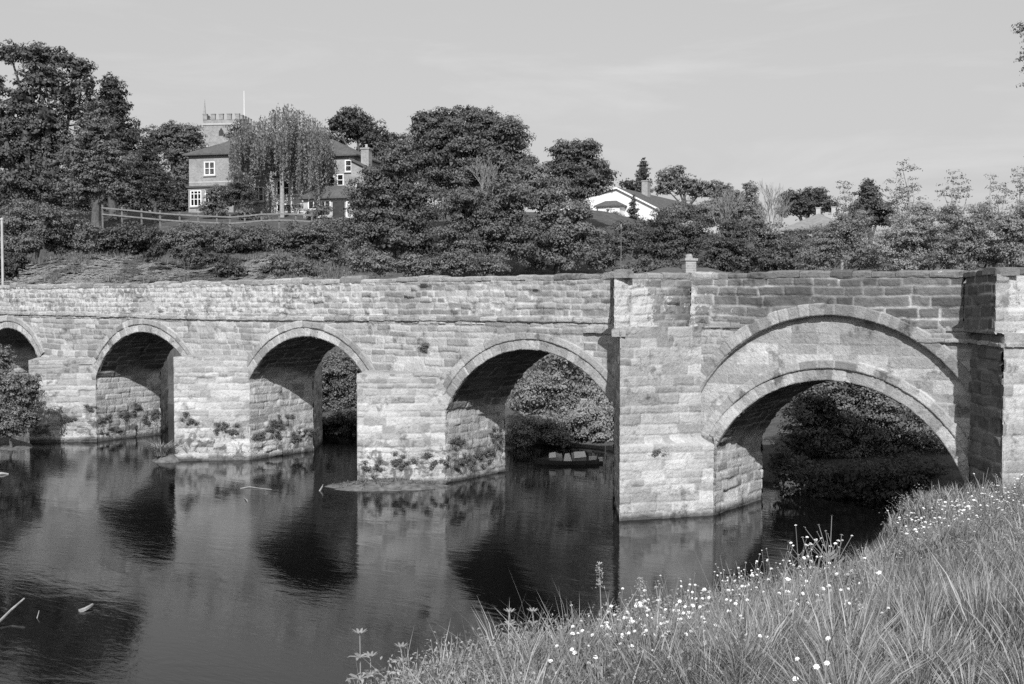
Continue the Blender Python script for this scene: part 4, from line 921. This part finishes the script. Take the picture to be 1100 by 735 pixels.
# ------------------------------------------------------------------ fence on top of the slope
WOOD = plain('weathered_timber', .19, .85, .25, 6, .01)
fp = [(x, y, 93) for x, y in ((110, 221), (131, 223), (152, 225), (172, 227), (193, 228.5), (213, 229.5), (233, 230.5), (247, 231), (263, 230), (281, 228), (300, 227.5), (318, 228), (335, 229))]
FP = [on_depth(*q) for q in fp]
fence = thing('timber_fence', 'post and rail timber fence along the top of the slope below the brick house', 'fence', FP[6]-[0, 0, 1.3])
for p in FP:
    mb = MB(); mb.box(p[0]-.05, p[0]+.05, p[1]-.05, p[1]+.05, p[2]-1.8, p[2]+.06); part('post', mb.v, mb.f, WOOD, fence)
for a, b in zip(FP[:-1], FP[1:]):
    for dz in (-.12, -.62):
        mb = MB(); n = np.array([b[1]-a[1], -(b[0]-a[0]), 0]); n /= np.linalg.norm(n); n *= .035
        sh = n*3.0; V = [a+sh-n+[0, 0, dz], b+sh-n+[0, 0, dz], b+sh+n+[0, 0, dz], a+sh+n+[0, 0, dz]]; V = V+[v_-np.array([0, 0, .11]) for v_ in V]
        mb.add(V, [(0, 1, 2, 3), (7, 6, 5, 4), (0, 4, 5, 1), (1, 5, 6, 2), (2, 6, 7, 3), (3, 7, 4, 0)]); part('rail', mb.v, mb.f, WOOD, fence)

# ------------------------------------------------------------------ bare sandstone cliff
px_ = np.linspace(-40, 380, 520); tt = np.linspace(0, 1, 150)
PXX, TTT = np.meshgrid(px_, tt)
top = np.interp(PXX, [-40, 20, 60, 100, 150, 200, 240, 300, 330, 380], [290, 284, 276, 273, 276, 283, 280, 272, 280, 292])
yy = 314+(top-314)*TTT; dd = 76+8*TTT+.9*fbm(PXX*.03, TTT*2, 51)
st_ = (TTT*7+PXX*.012+.5*fbm(PXX*.012, TTT*3, 52)); fr_ = st_-np.floor(st_)
dd = dd-.16*sst(.0, .25, fr_)*sst(1, .8, fr_)*sst(-.3,.3,fbm(PXX*.04, TTT*5, 57))+.30*fbm(PXX*.12, TTT*22, 53)+.30*fbm(PXX*.4, TTT*50, 54)-.25*sst(.25, .6, fbm(PXX*.06, TTT*14, 55))
VV = np.array([on_depth(a, b, c) for a, b, c in zip(PXX.ravel(), yy.ravel(), dd.ravel())])
def cliff_mat():
    m, nt, b = mat('cliff_sandstone')
    tc = N(nt, 'ShaderNodeNewGeometry'); mp = N(nt, 'ShaderNodeMapping'); mp.inputs['Scale'].default_value = (.5, .5, 2.6); mp.inputs['Rotation'].default_value = (rad(6), rad(4), 0)
    nt.links.new(tc.outputs['Position'], mp.inputs[0])
    s = noise(nt, 1.5, 8, .7, mp.outputs[0], .6); p = noise(nt, .45, 6, .7)
    col = rng(nt, s, .32, .62, .26, .52); gr = rng(nt, p, .50, .56, 0, .8)
    col = mixv(nt, gr, col, .11)
    cr = rng(nt, noise(nt, 2.2, 7, .75, mp.outputs[0], 1.2), .36, .42, .35, 1)
    nt.links.new(M(nt, 'MULTIPLY', col, cr), b.inputs['Base Color']); b.inputs['Roughness'].default_value = .95
    bump(nt, b, M(nt, 'ADD', s, noise(nt, 3.5, 8, .8, mp.outputs[0], 1)), 1, .5); return m
c_ = link_mesh('cliff', VV, gridfaces(len(tt), len(px_)), cliff_mat(), smooth=True); c_['kind'] = 'structure'
V = []; Fc = []; T = []; R_ = random.Random(15); UU = UP[2]
for _ in range(5200):
    i = R_.randrange(len(VV)); 
    if float(fbm(np.array(PXX.ravel()[i]*.035), np.array(TTT.ravel()[i]*3.0), 58)) < .22 and TTT.ravel()[i] < .9: continue
    q = VV[i]; h = R_.uniform(.15, .5)
    for _k in range(7):
        a = R_.uniform(0, 6.28); o = np.array([math.cos(a), math.sin(a), 0]); t_ = np.array([-o[1], o[0], 0])*.025; b = len(V)
        p0 = q+o*.08; V += [p0-t_, p0+t_, p0+o*.14*R_.random()+np.array([0, 0, h*R_.uniform(.5, 1)])]; Fc.append((b, b+1, b+2)); T += [R_.random()]*3
o = link_mesh('cliff_grass', V, np.array(Fc), LEAF_CON, attrs=dict(tint=T)); o['kind'] = 'stuff'; o['label'] = 'rough grass growing in patches over the sandstone cliff'; o['category'] = 'grass'

# ------------------------------------------------------------------ poles, signs of use
def pole(label, x, y1, d, r, ztop_y, m=None):
    b = on_depth(x, 300, d); z0_ = float(ground_h(b[0], b[1])); zt_ = on_depth(x, ztop_y, d)[2]
    root = thing('pole', label, 'pole', (b[0], b[1], z0_))
    mb = MB(); mb.tube([(b[0], b[1], z0_-.3), (b[0], b[1], (z0_+zt_)/2), (b[0], b[1], zt_)], [r*1.1, r, r*.9], 10); part('shaft', mb.v, mb.f, m or PALEST, root)
    mb = MB(); mb.tube([(b[0], b[1], zt_-.02), (b[0], b[1], zt_+.06), (b[0], b[1], zt_+.1)], [r*1.25, r*1.2, r*.5], 10); part('cap', mb.v, mb.f, PALEST, root)
pole('pale slender pole standing at the far left edge behind the parapet', 3, 300, 66, .075, 236)
pole('very thin pale pole behind the parapet below the bungalow', 667, 300, 52, .013, 243, WOOD)

# ------------------------------------------------------------------ silt and small growth at the piers
def mound(name, label, cx, cy, rx, ry, h, seed, rot=0, m=None, rg=.05):
    n = 60; a = np.linspace(-1.15, 1.15, n); A, B = np.meshgrid(a, a); r = np.hypot(A, B)
    Z = h*(1-sst(0, 1.0, r))-.12*sst(.75, 1.1, r)+rg*fbm(A*3, B*3, seed)+.6*rg*fbm(A*9, B*11, seed+1)
    X = cx+A*rx*math.cos(rot)-B*ry*math.sin(rot); Y = cy+A*rx*math.sin(rot)+B*ry*math.cos(rot)
    o = link_mesh(name, np.stack([X, Y, Z], -1), gridfaces(n, n), m or SILT, smooth=True); o['kind'] = 'structure'; return o
SILT = plain('river_silt', .13, 1, .45, 5, .03)
mound('silt_bank', '', -27.25, 30.05, 2.5, 1.25, .24, 3, rad(38), None, .05); mound('silt_bank', '', -38.7, 29.6, .75, .6, .42, 4)
mound('mud_bank', '', -51.5, 29.0, 5.5, 1.6, .4, 6, rad(-10))
def tuft(V, Fc, T, p, n, h, spread, R, wd=.012, up=1.0):
    for _ in range(n):
        a = R.uniform(0, 2*math.pi); l = h*R.uniform(.5, 1.15); o = np.array([math.cos(a), math.sin(a), 0]); q = p+o*R.random()*spread*.4+np.array([0, 0, 0])
        t = np.array([-o[1], o[0], 0])*wd*R.uniform(.7, 1.4); m = q+o*spread*.25*l/h+np.array([0, 0, l*.6*up]); e = q+o*spread*R.uniform(.4, 1)*l/h+np.array([0, 0, l*up*R.uniform(.7, 1)])
        b = len(V); V += [q-t, q+t, m+t*.8, m-t*.8, e]; Fc += [(b, b+1, b+2, b+3), (b+3, b+2, b+4)]; T += [R.random()]*5
def herb(name, label, p, n, h, spread, seed, group=None, m=None, cat='plant', wd=.02, up=1.0):
    R = random.Random(seed); V = []; Fc = []; T = []; tuft(V, Fc, T, np.array(p, float), n, h, spread, R, wd, up)
    o = link_mesh(name, np.array(V)-np.array(p), Fc, m or LEAF_MID, attrs=dict(tint=T)); o.location = p; o['label'] = label; o['category'] = cat
    if group: o['group'] = group
    return o
herb('grass_tuft', 'thick clump of grass on the small silt heap at the second pier', (-38.75, 29.35, .25), 420, .55, .75, 1, cat='grass clump', wd=.014, m=GRASS)
V = []; Fc = []; T = []; R_ = random.Random(5)
for _ in range(330):
    a = R_.gauss(0, .42); b = R_.gauss(.1, .35)
    if math.hypot(a, b) > .8: continue
    q = np.array([-27.25+a*2.5*math.cos(rad(38))-b*1.25*math.sin(rad(38)), 30.05+a*2.5*math.sin(rad(38))+b*1.25*math.cos(rad(38)), .24*(1-sst(0, 1, math.hypot(a, b)))-.01])
    tuft(V, Fc, T, q, 6, R_.uniform(.03, .12), .14, R_, .010)
o = link_mesh('silt_grass', V, Fc, LEAF_MID, attrs=dict(tint=T)); o['kind'] = 'stuff'; o['label'] = 'short grass and weeds growing over the long silt bank'; o['category'] = 'grass'
# plants rooted in the joints of the masonry
def on_cut(xt, yt, xr, t, z): return (xt+(xr-xt)*t+.03, yt+(YF-yt)*t-.05, z)
RS = random.Random(4)
def wall_plant(label, p, s, nrm, group):
    SEED[0] += 3; p = np.array(p, float); nrm = np.array(nrm, float)
    bl = [(p+np.array([-nrm[1], nrm[0], 0])*RS.gauss(0, 1.0)*s+np.array([0, 0, RS.gauss(0, .5)*s])+nrm*.03, (s*RS.uniform(.12, .42),)*2+(s*RS.uniform(.12, .38),)) for _ in range(9)]
    P, Nn, S, T, RR = leaf_cloud(bl, .05, .38, SEED[0], 'bush')
    k = (P-p)@nrm; P = P-nrm[None]*(k*(1-.35*np.sign(k)*np.sign(k)))[:, None]*.65
    V, Fc, At = leaf_quads(P, Nn, S, T, RR)
    o = link_mesh('wall_plant', V-p, Fc, LEAF_MID, attrs=dict(tint=At)); o.location = p; o['label'] = label; o['category'] = 'plant'
    if group: o['group'] = group
for (xt, xr, n, zlo, zhi, lab) in ((-48.74, -46.61, 3, .5, 1.5, 'first'), (-38.42, -36.2, 3, .5, 1.7, 'second'), (-28.35, -25.99, 3, .35, 1.2, 'third')):
    nn = np.array([YF-29.75, -(xr-xt), 0]); nn /= np.linalg.norm(nn)
    for i in range(n):
        t = (i+RS.uniform(.2, .8))/n; wall_plant('leafy plant rooted in the sunlit front face of the %s pier from the left' % lab, on_cut(xt, 29.75, xr, t, RS.uniform(zlo, zhi)), RS.uniform(.14, .34), nn, 'plants on the front of the %s pier' % lab)
for cx_, l, n, lab in ((-43.11, 3.52, 6, 'first'), (-32.91, 3.3, 5, 'second'), (-22.39, 3.6, 4, 'third')):
    for i in range(n):
        wall_plant('leafy plant on the inner side of the %s pier, under the arch' % lab, (cx_-l+.03, YF+3.4*(i+RS.uniform(.1, .9))/n, RS.uniform(.45, 1.55)), RS.uniform(.12, .32), (1, 0, 0), 'plants on the inner side of the %s pier' % lab)
wall_plant('single weed growing high on the wall left of the third arch', (-27.0, YF-.02, 4.75), .16, (0, -1, 0), None)
wall_plant('single weed growing on the tall cutwater face left of the widest arch', (-16.75, 30.32, 1.95), .12, (.8, -.6, 0), None)
# small boat moored beyond the third arch
a = on_water(577, 498); b = on_water(648, 497.5); ctr = (a+b)/2; dv = (b-a)/np.linalg.norm(b-a); nv = np.array([-dv[1], dv[0], 0]); Lb = np.linalg.norm(b-a)
boat = thing('moored_boat', 'small moored boat with white cabin panels seen through the third arch', 'boat', ctr)
bf = lambda V: [ctr+dv*p[0]+nv*p[1]+np.array([0, 0, p[2]]) for p in V]
V = []; Fc = []; ns = 14
for i in range(ns):
    t = i/(ns-1); x = -Lb/2+Lb*t; wd = .48*math.sin(math.pi*min(1, .18+.82*t*1.0)*1)**.6 if t < .97 else .06
    wd = .48*(1-abs(2*t-1)**3.2)+.03; sh_ = .16+.05*(2*t-1)**2
    V += bf([(x, -wd, sh_), (x, -wd*.8, -.04), (x, wd*.8, -.04), (x, wd, sh_)])
for i in range(ns-1):
    for k in range(3): Fc.append((i*4+k, i*4+k+1, i*4+k+5, i*4+k+4))
part('hull', V, Fc, plain('grey_hull', .10, .5), boat)
mb = MB()
for (xa, xb, hh) in ((-.85, -.34, .30), (.05, .60, .33)):
    V2 = []; F2 = []
    for i in range(7):
        t = i/6; x = xa+(xb-xa)*t; h2 = hh*(.86+.14*math.sin(math.pi*t))+.02*math.sin(i*2.3)
        for k in range(9):
            q = math.pi*k/8; V2.append((x, -.30*math.cos(q), .12+h2*math.sin(q)**.7))
    for i in range(6):
        for k in range(8): F2.append((i*9+k, i*9+k+1, i*9+k+10, i*9+k+9))
    mb.add(V2, F2+[tuple(range(9))[::-1], tuple(range(54, 63))])
part('cabin', bf(mb.v), mb.f, plain('grey_canvas', .30, .8), boat)
mb = MB(); mb.add([(-.3, -.32, .1), (.05, -.32, .1), (-.05, -.12, .42), (-.22, -.12, .40)], [(0, 1, 2, 3)]); mb.add([(-.88, -.36, .27), (-.60, -.36, .29), (-.6, -.1, .47), (-.84, -.1, .43)], [(0, 1, 2, 3)]); mb.add([(.12, -.36, .25), (.60, -.36, .30), (.56, -.1, .49), (.14, -.1, .47)], [(0, 1, 2, 3)]); mb.box(.72, 1.02, -.26, -.21, .10, .30); mb.box(1.1, 1.28, -.2, -.16, .1, .26); part('cabin_panel', bf(mb.v), mb.f, WHITE, boat)
mb = MB(); q = bf([(Lb/2+.05, -.25, -.3), (Lb/2+.05, -.25, .75)]); mb.tube(q, [.025, .02], 6); part('mooring_post', mb.v, mb.f, PALEST, boat)
# bit of bank wall seen at the right of the third arch
p = on_depth(648, 434, 52); root = thing('bank_wall', 'short length of stone retaining wall on the bank seen through the third arch', 'wall', (p[0], p[1], 1.0))
ex = RT; mb = MB(); fr = local(root, 0)
for r_ in range(4):
    x = -1.2+.15*(r_ % 2)
    while x < 3:
        l = random.Random(int(x*100)+r_).uniform(.35, .6); mb.box(x, x+l-.02, 0+.01*(r_ % 2), .4, .0+.27*r_, .26+.27*r_); x += l
lpart('stonework', mb, BRICKM, root, fr)
# driftwood
def stick(label, pts, r, seed):
    P = [on_water(x, y, z) for x, y, z in pts]; R = random.Random(seed)
    root = thing('floating_branch', label, 'driftwood', (P[0][0], P[0][1], 0)); mb = MB()
    n = len(P); mb.tube(P, [r*(1-.5*i/(n-1)) for i in range(n)], 6); part('branch', mb.v, mb.f, BARK_PALE, root); return root
stick('pale bare branch rising out of the water at the left edge', [(-12, 678, -.02), (2, 665, .08), (12, 655, .16), (26, 643, .30)], .035, 1)
stick('short stub of wood standing out of the water between two driftwood pieces', [(39, 667, -.04), (41, 660, .06), (42, 656, .12)], .012, 2)
stick('short pale log floating right of the bare branch', [(85, 657.5, .0), (91, 655, .03), (96, 652, .05), (99.5, 649.5, .06)], .055, 3)
stick('pale driftwood floating at the left edge near the leftmost arch', [(-6, 510, .0), (2, 508.6, .05), (9, 509.5, .0)], .07, 4)
stick('thin tangle of twigs floating before the second pier', [(258, 525, 0), (268, 523, .03), (278, 524.5, .02), (292, 526, 0)], .02, 5)
stick('lone twig stuck in the shallows below the floating tangle', [(262, 535, 0), (265, 537, .05), (266, 539, 0)], .015, 6)
stick('little stump of driftwood beside the tip of the silt bank', [(343, 528, -.02), (346, 523, .12), (347, 520.5, .2)], .03, 7)

# ------------------------------------------------------------------ foreground grass
def grass():
    R = np.random.RandomState(7); n = 540000
    d = 5.2+ (31-5.2)*R.rand(n)**1.75
    px = R.uniform(330, 1480, n); r = (px-550)/FPX*d
    X = F0[0]*d+RT[0]*r; Y = F0[1]*d+RT[1]*r
    cl_ = R.rand(n) < .45; cs = .26
    ci = np.floor(X/cs); cj = np.floor(Y/cs)
    cxx = (ci+.5+.42*vn(ci*7.3+.5, cj*3.1+.5, 81))*cs; cyy = (cj+.5+.42*vn(ci*5.7+.5, cj*9.1+.5, 82))*cs
    an = R.uniform(0, 2*math.pi, n); ra = np.abs(R.normal(size=n))*.045
    X = np.where(cl_, cxx+np.cos(an)*ra, X); Y = np.where(cl_, cyy+np.sin(an)*ra, Y)
    chh = .5+.5*vn(ci*2.7+.5, cj*4.9+.5, 83)
    z, s = near_h(X, Y)
    dens = np.clip(.75+.6*fbm(X*1.3, Y*1.3, 61), .15, 1)
    keep = (s > -.35-.3*R.rand(n)) & (R.rand(n) < dens) & ((Y < 31.2) & ((Y < 29.0) | (X < -8.7) | (X > -20)))
    keep &= ~((X > -8.6) & (Y > 31.5)) & ~((Y > 29.3+abs(X+6.85)*1.4) & (X > -8.6))
    X, Y, z, s, d, cl_, an, chh = X[keep], Y[keep], z[keep], s[keep], d[keep], cl_[keep], an[keep], chh[keep]; n = len(X)
    hgt = (.54+.34*fbm(X*.7, Y*.7, 62)+.20*fbm(X*2.5, Y*2.5, 63))*R.uniform(.45, 1.25, n)*np.interp(s, [-.5, 0, 1], [.7, .9, 1.0])*np.interp(d, [6, 12, 30], [1.05, 1, 1])
    hgt = np.clip(hgt*np.where(cl_, .62+.55*chh, .78), .1, .9)
    tall = R.rand(n) < .02; hgt = np.where(tall, hgt*1.35, hgt)
    wd = np.maximum(.0036*R.uniform(.6, 2.0, n), .00052*d*R.uniform(.6, 1.4, n))*np.where(tall, .8, 1)
    th = 2.2*fbm(X*.5, Y*.5, 64)+R.normal(size=n)*1.1+.6
    th = np.where(cl_ & (R.rand(n) < .7), an, th)
    ln = (.20+.18*vn(X*.9, Y*.9, 65)+.18*np.abs(R.normal(size=n)))*hgt
    o = np.stack([np.cos(th), np.sin(th), 0*th], -1)
    # blades turn a face to every side
    ta = R.uniform(0, math.pi, n); t = np.stack([np.cos(ta), np.sin(ta), 0*ta], -1)*wd[:, None]
    B = np.stack([X, Y, z-.05], -1); zz = np.array([0, 0, 1.0])
    K = [0, .4, .75, 1.0]; rows = []
    for k in K:
        c = B+o*(ln*k**2.0)[:, None]+zz*(hgt*(k-.22*k**3*(ln/hgt).clip(0, 1)))[:, None]
        rows.append(c)
    V = np.stack([rows[0]-t, rows[0]+t, rows[1]-t*.9, rows[1]+t*.9, rows[2]-t*.6, rows[2]+t*.6, rows[3]], 1)
    i = np.arange(n)[:, None]*7
    F3 = np.concatenate([i+np.array([0, 1, 3]), i+np.array([0, 3, 2]), i+np.array([2, 3, 5]), i+np.array([2, 5, 4]), i+np.array([4, 5, 6])], 0)
    tint = np.clip(.45+.32*R.normal(size=n)+.35*fbm(X*.9, Y*.9, 66)+.4*(R.rand(n) < .08)+np.where(cl_, .3*(chh-.5), -.12), 0, 1)
    o_ = link_mesh('bank_grass', V.reshape(-1, 3), F3, GRASS, attrs=dict(tint=np.repeat(tint, 7)))
    o_['kind'] = 'stuff'; o_['label'] = 'long uncut grass covering the near river bank'; o_['category'] = 'grass'
    print('blades', n)
grass()
# leafy weeds between the grass, along the rim (one mass of ground cover)
def weeds():
    R = np.random.RandomState(17); P = []; Nn = []; S = []; T = []
    n = 9000
    d = 6+22*R.rand(n)**1.3; px = R.uniform(380, 1200, n); r = (px-550)/FPX*d
    X = F0[0]*d+RT[0]*r; Y = F0[1]*d+RT[1]*r; z, s = near_h(X, Y)
    k = (s > -.4) & (s < 3.2) & (R.rand(n) < np.exp(-np.maximum(s, 0)*.7)) & (Y < 29) & (fbm(X*.6, Y*.6, 67) > -.25)
    for x, y, zz, dd in zip(X[k], Y[k], z[k], d[k]):
        h = R.uniform(.25, .62); m = int(18+30*h); t = R.rand(m)
        P.append(np.stack([x+R.normal(size=m)*.07, y+R.normal(size=m)*.07, zz+.05+t*h], -1)); Nn.append(R.normal(size=(m, 3))+[0, 0, 1.0]); S.append(np.maximum(.035, .0016*dd)*R.uniform(.7, 1.4, m)*(1.25-.5*t)); T.append(np.clip(.5+.2*R.normal(size=m)+.2*R.normal(), 0, 1))
    V, Fc, At = leaf_quads(np.concatenate(P), np.concatenate(Nn), np.concatenate(S), np.concatenate(T), R, .5)
    o_ = link_mesh('bank_weeds', V, Fc, GRASS, attrs=dict(tint=At)); o_['kind'] = 'stuff'; o_['label'] = 'low leafy weeds mixed in the grass along the bank edge'; o_['category'] = 'weeds'
weeds()
# white flowers: a stem, its small leaves and its flower heads
PETAL = plain('white_petals', .80, .7, .06)
def flower_proto(seed, nh):
    R = random.Random(seed); root = thing('wildflower', 'slender wildflower with white flower heads standing in the long grass near the bank edge', 'flower', (0, 0, 0), 'white wildflowers in the bank grass')
    mb = MB(); heads = []; top = R.uniform(.50, .72)
    for i in range(nh):
        a = R.uniform(0, 6.28); rr = R.uniform(.02, .17)*(1 if nh > 1 else .2); p = np.array([math.cos(a)*rr, math.sin(a)*rr, top+R.uniform(-.10, .12)]); f = np.array([p[0]*.1, p[1]*.1, top*.62])
        if i == 0: mb.tube([(0, 0, -.02), (p[0]*.05, p[1]*.05, top*.4), f], [.004, .0035, .003], 4)
        mb.tube([f, (f+p)/2+[0, 0, .01], p], [.003, .0025, .002], 4); heads.append(p)
    for i in range(10):
        a = R.uniform(0, 6.28); z = R.uniform(.08, top*.7); u_ = np.array([math.cos(a), math.sin(a), .5]); w_ = np.array([-u_[1], u_[0], 0])*.012; c = np.array([0, 0, z])
        mb.add([c, c+u_*.04+w_, c+u_*.09, c+u_*.04-w_], [(0, 1, 2, 3)])
    o = part('stem', mb.v, mb.f, GRASS, root, attrs=dict(tint=[.5]*len(mb.v)))
    for p in heads:
        V = []; Fc = []; tl = np.array([R.gauss(0, .35)+.2, R.gauss(0, .35)-.35, 1.0]); tl /= np.linalg.norm(tl); e1 = np.cross(tl, [1, 0, 0]); e1 /= np.linalg.norm(e1); e2 = np.cross(tl, e1)
        s = R.uniform(.009, .016)
        for l in range(2):
            for i in range(6):
                a = i*math.pi/3+l*.5; u_ = e1*math.cos(a)+e2*math.sin(a); w_ = (-e1*math.sin(a)+e2*math.cos(a)); b = len(V); q = s*(1-.3*l)
                V += [p+tl*.004*l, p+u_*q*.6+w_*q*.42+tl*q*(.15+.5*l), p+u_*q+tl*q*(.05+.6*l), p+u_*q*.6-w_*q*.42+tl*q*(.15+.5*l)]; Fc.append((b, b+1, b+2, b+3))
        part('flower_head', V, Fc, PETAL, root)
    return root
protos = [flower_proto(50+i, nh) for i, nh in enumerate((3, 5, 3, 5, 2, 6))]
used = set()
def copy_thing(p):
    r = p.copy(); C.objects.link(r)
    for ch in list(p.children):
        c = ch.copy(); C.objects.link(c); c.parent = r
    return r
RF = random.Random(99)
fl = []
for (x, y, sx_, sy_, n) in ((628, 692, 22, 8, 12), (668, 668, 26, 14, 18), (700, 655, 30, 16, 18), (735, 645, 30, 14, 18), (790, 625, 30, 12, 20), (870, 603, 40, 10, 20), (850, 618, 50, 12, 20), (900, 632, 30, 6, 12), (850, 648, 20, 8, 5), (1000, 572, 30, 8, 22), (1030, 560, 25, 8, 30), (1070, 546, 26, 10, 40), (1092, 535, 14, 10, 20), (905, 700, 40, 20, 3), (770, 665, 40, 14, 4), (975, 580, 12, 5, 6)):
    for _ in range(n): fl.append((x+RF.gauss(0, sx_*.6), y+RF.gauss(0, sy_*.6), 'at the lower left end of the flowers, close to the water' if x < 720 or y > 690 else 'in the middle of the bank, before the water under the widest arch' if x < 960 else 'in the dense drift at the right, at the foot of the bridge'))
def ground_hit(x, y, hgt=.62):
    """point of the bank whose flower, hgt above it, shows at pixel (x, y)"""
    r = ray(x, y); P = None
    for d in np.arange(5.0, 34, .1):
        p = CAM+r*d; h, s = near_h(np.array([p[0]]), np.array([p[1]]))
        if p[2] <= h[0]+hgt: return p, float(h[0]), float(s[0])
    return None
for i, (x, y, where) in enumerate(fl):
    g_ = ground_hit(x, y)
    if g_ is None or g_[2] < -.5: continue
    p, h, s = g_
    if p[1] > 29.0: continue
    k = RF.randrange(len(protos)); pr = protos[k]
    o = pr if k not in used else copy_thing(pr); used.add(k)
    o.location = (p[0], p[1], h-.02); o.rotation_euler = (0, 0, RF.uniform(0, 6.28)); sc_ = RF.uniform(.9, 1.15)*(1.3 if p[1] > 14 else 1); o.scale = (sc_*1.35, sc_*1.35, sc_) if p[1] > 14 else (sc_, sc_, sc_)
    o['label'] = 'white wildflower '+where; o['group'] = 'white wildflowers '+where
for k, pr in enumerate(protos):
    if k not in used:
        for ch in list(pr.children): bpy.data.objects.remove(ch)
        bpy.data.objects.remove(pr)
# tall plants that stand out against the water
def tall_plant(name, label, x, y0_, y1_, d, seed, kind):
    b = on_depth(x, y0_, d); h, s = near_h(np.array([b[0]]), np.array([b[1]])); zt_ = on_depth(x, y1_, d)[2]; zb_ = min(float(h[0]), b[2]); H = zt_-zb_
    R = random.Random(seed); root = thing(name, label, 'plant', (b[0], b[1], zb_)); mb = MB()
    B0 = np.array([b[0], b[1], zb_]); tipp = B0+np.array([R.gauss(0, .02), R.gauss(0, .02), H])
    if kind == 'seed': tipp = tipp-RT*.05
    mb.tube([B0, B0*.5+tipp*.5+RT*.015, tipp], [.007, .005, .003], 5); part('stem', mb.v, mb.f, GRASS, root, attrs=dict(tint=[.75]*len(mb.v)))
    V = []; Fc = []; T = []
    if kind == 'seed':       # dock-like: seed clusters at the top
        for i in range(1, 171):
            t = R.uniform(.80, 1.03); c = B0*(1-t)+tipp*t+np.array([R.gauss(0, .012), R.gauss(0, .012), 0])*(1.9-abs(t-.92)*8 if t > .82 else 2.6)
            for q in [np.array([R.gauss(0, 1), R.gauss(0, 1), R.gauss(0, 1)])]:
                q /= np.linalg.norm(q); w_ = np.cross(q, [0, 0, 1.0])+.01; w_ /= np.linalg.norm(w_); k = len(V); V += [c-q*.010, c+w_*.006, c+q*.010, c-w_*.006]; Fc.append((k, k+1, k+2, k+3)); T += [R.uniform(.7, 1)]*4
    else:                    # whorls of toothed leaves
        nw = 7
        for i in range(nw):
            t = .12+.86*i/(nw-1); c = B0*(1-t)+tipp*t; L = .17*(1-.55*t)*R.uniform(.85, 1.1)
            if i == nw-1: L = .06
            for k in range(5 if i < nw-1 else 9):
                a = k*2*math.pi/(5 if i < nw-1 else 9)+i*.8; u_ = np.array([math.cos(a), math.sin(a), .35 if i < nw-1 else 1.0]); w_ = np.array([-math.sin(a), math.cos(a), 0])*L*.17
                q = len(V); V += [c, c+u_*L*.35+w_, c+u_*L*.75+w_*.7+[0, 0, -.008], c+u_*L+[0, 0, -.03*L/.1], c+u_*L*.75-w_*.7+[0, 0, -.008], c+u_*L*.35-w_]; Fc += [(q, q+1, q+2, q+4, q+5), (q+2, q+3, q+4)]; T += [R.uniform(.4, .9)]*6
    part('seed_head' if kind == 'seed' else 'leaves', V, Fc, GRASS, root, attrs=dict(tint=T))
tall_plant('dock_plant', 'tall dock stem with pale seed head rising above the bank against the dark water', 645, 700, 608, 10.6, 1, 'seed')
tall_plant('dock_plant', 'shorter seed headed stem just right of the tall dock', 689, 690, 622, 11.5, 2, 'seed')
tall_plant('leafy_stem', 'upright weed with whorls of leaves, leftmost plant on the bank', 384, 770, 681, 7.9, 3, 'leaf')
tall_plant('leafy_stem', 'shorter weed right behind the leftmost leafy one', 397, 770, 706, 8.1, 4, 'leaf')
tall_plant('leafy_stem', 'weed with spreading leaves standing between the two slanting straws', 436, 770, 696, 8.5, 5, 'leaf')
tall_plant('leafy_stem', 'thin pointed weed before the water left of the first white flowers', 549, 735, 657, 10, 6, 'leaf')
tall_plant('leafy_stem', 'bushy topped weed at the rim left of the first white flowers', 572, 730, 658, 10.2, 7, 'leaf')
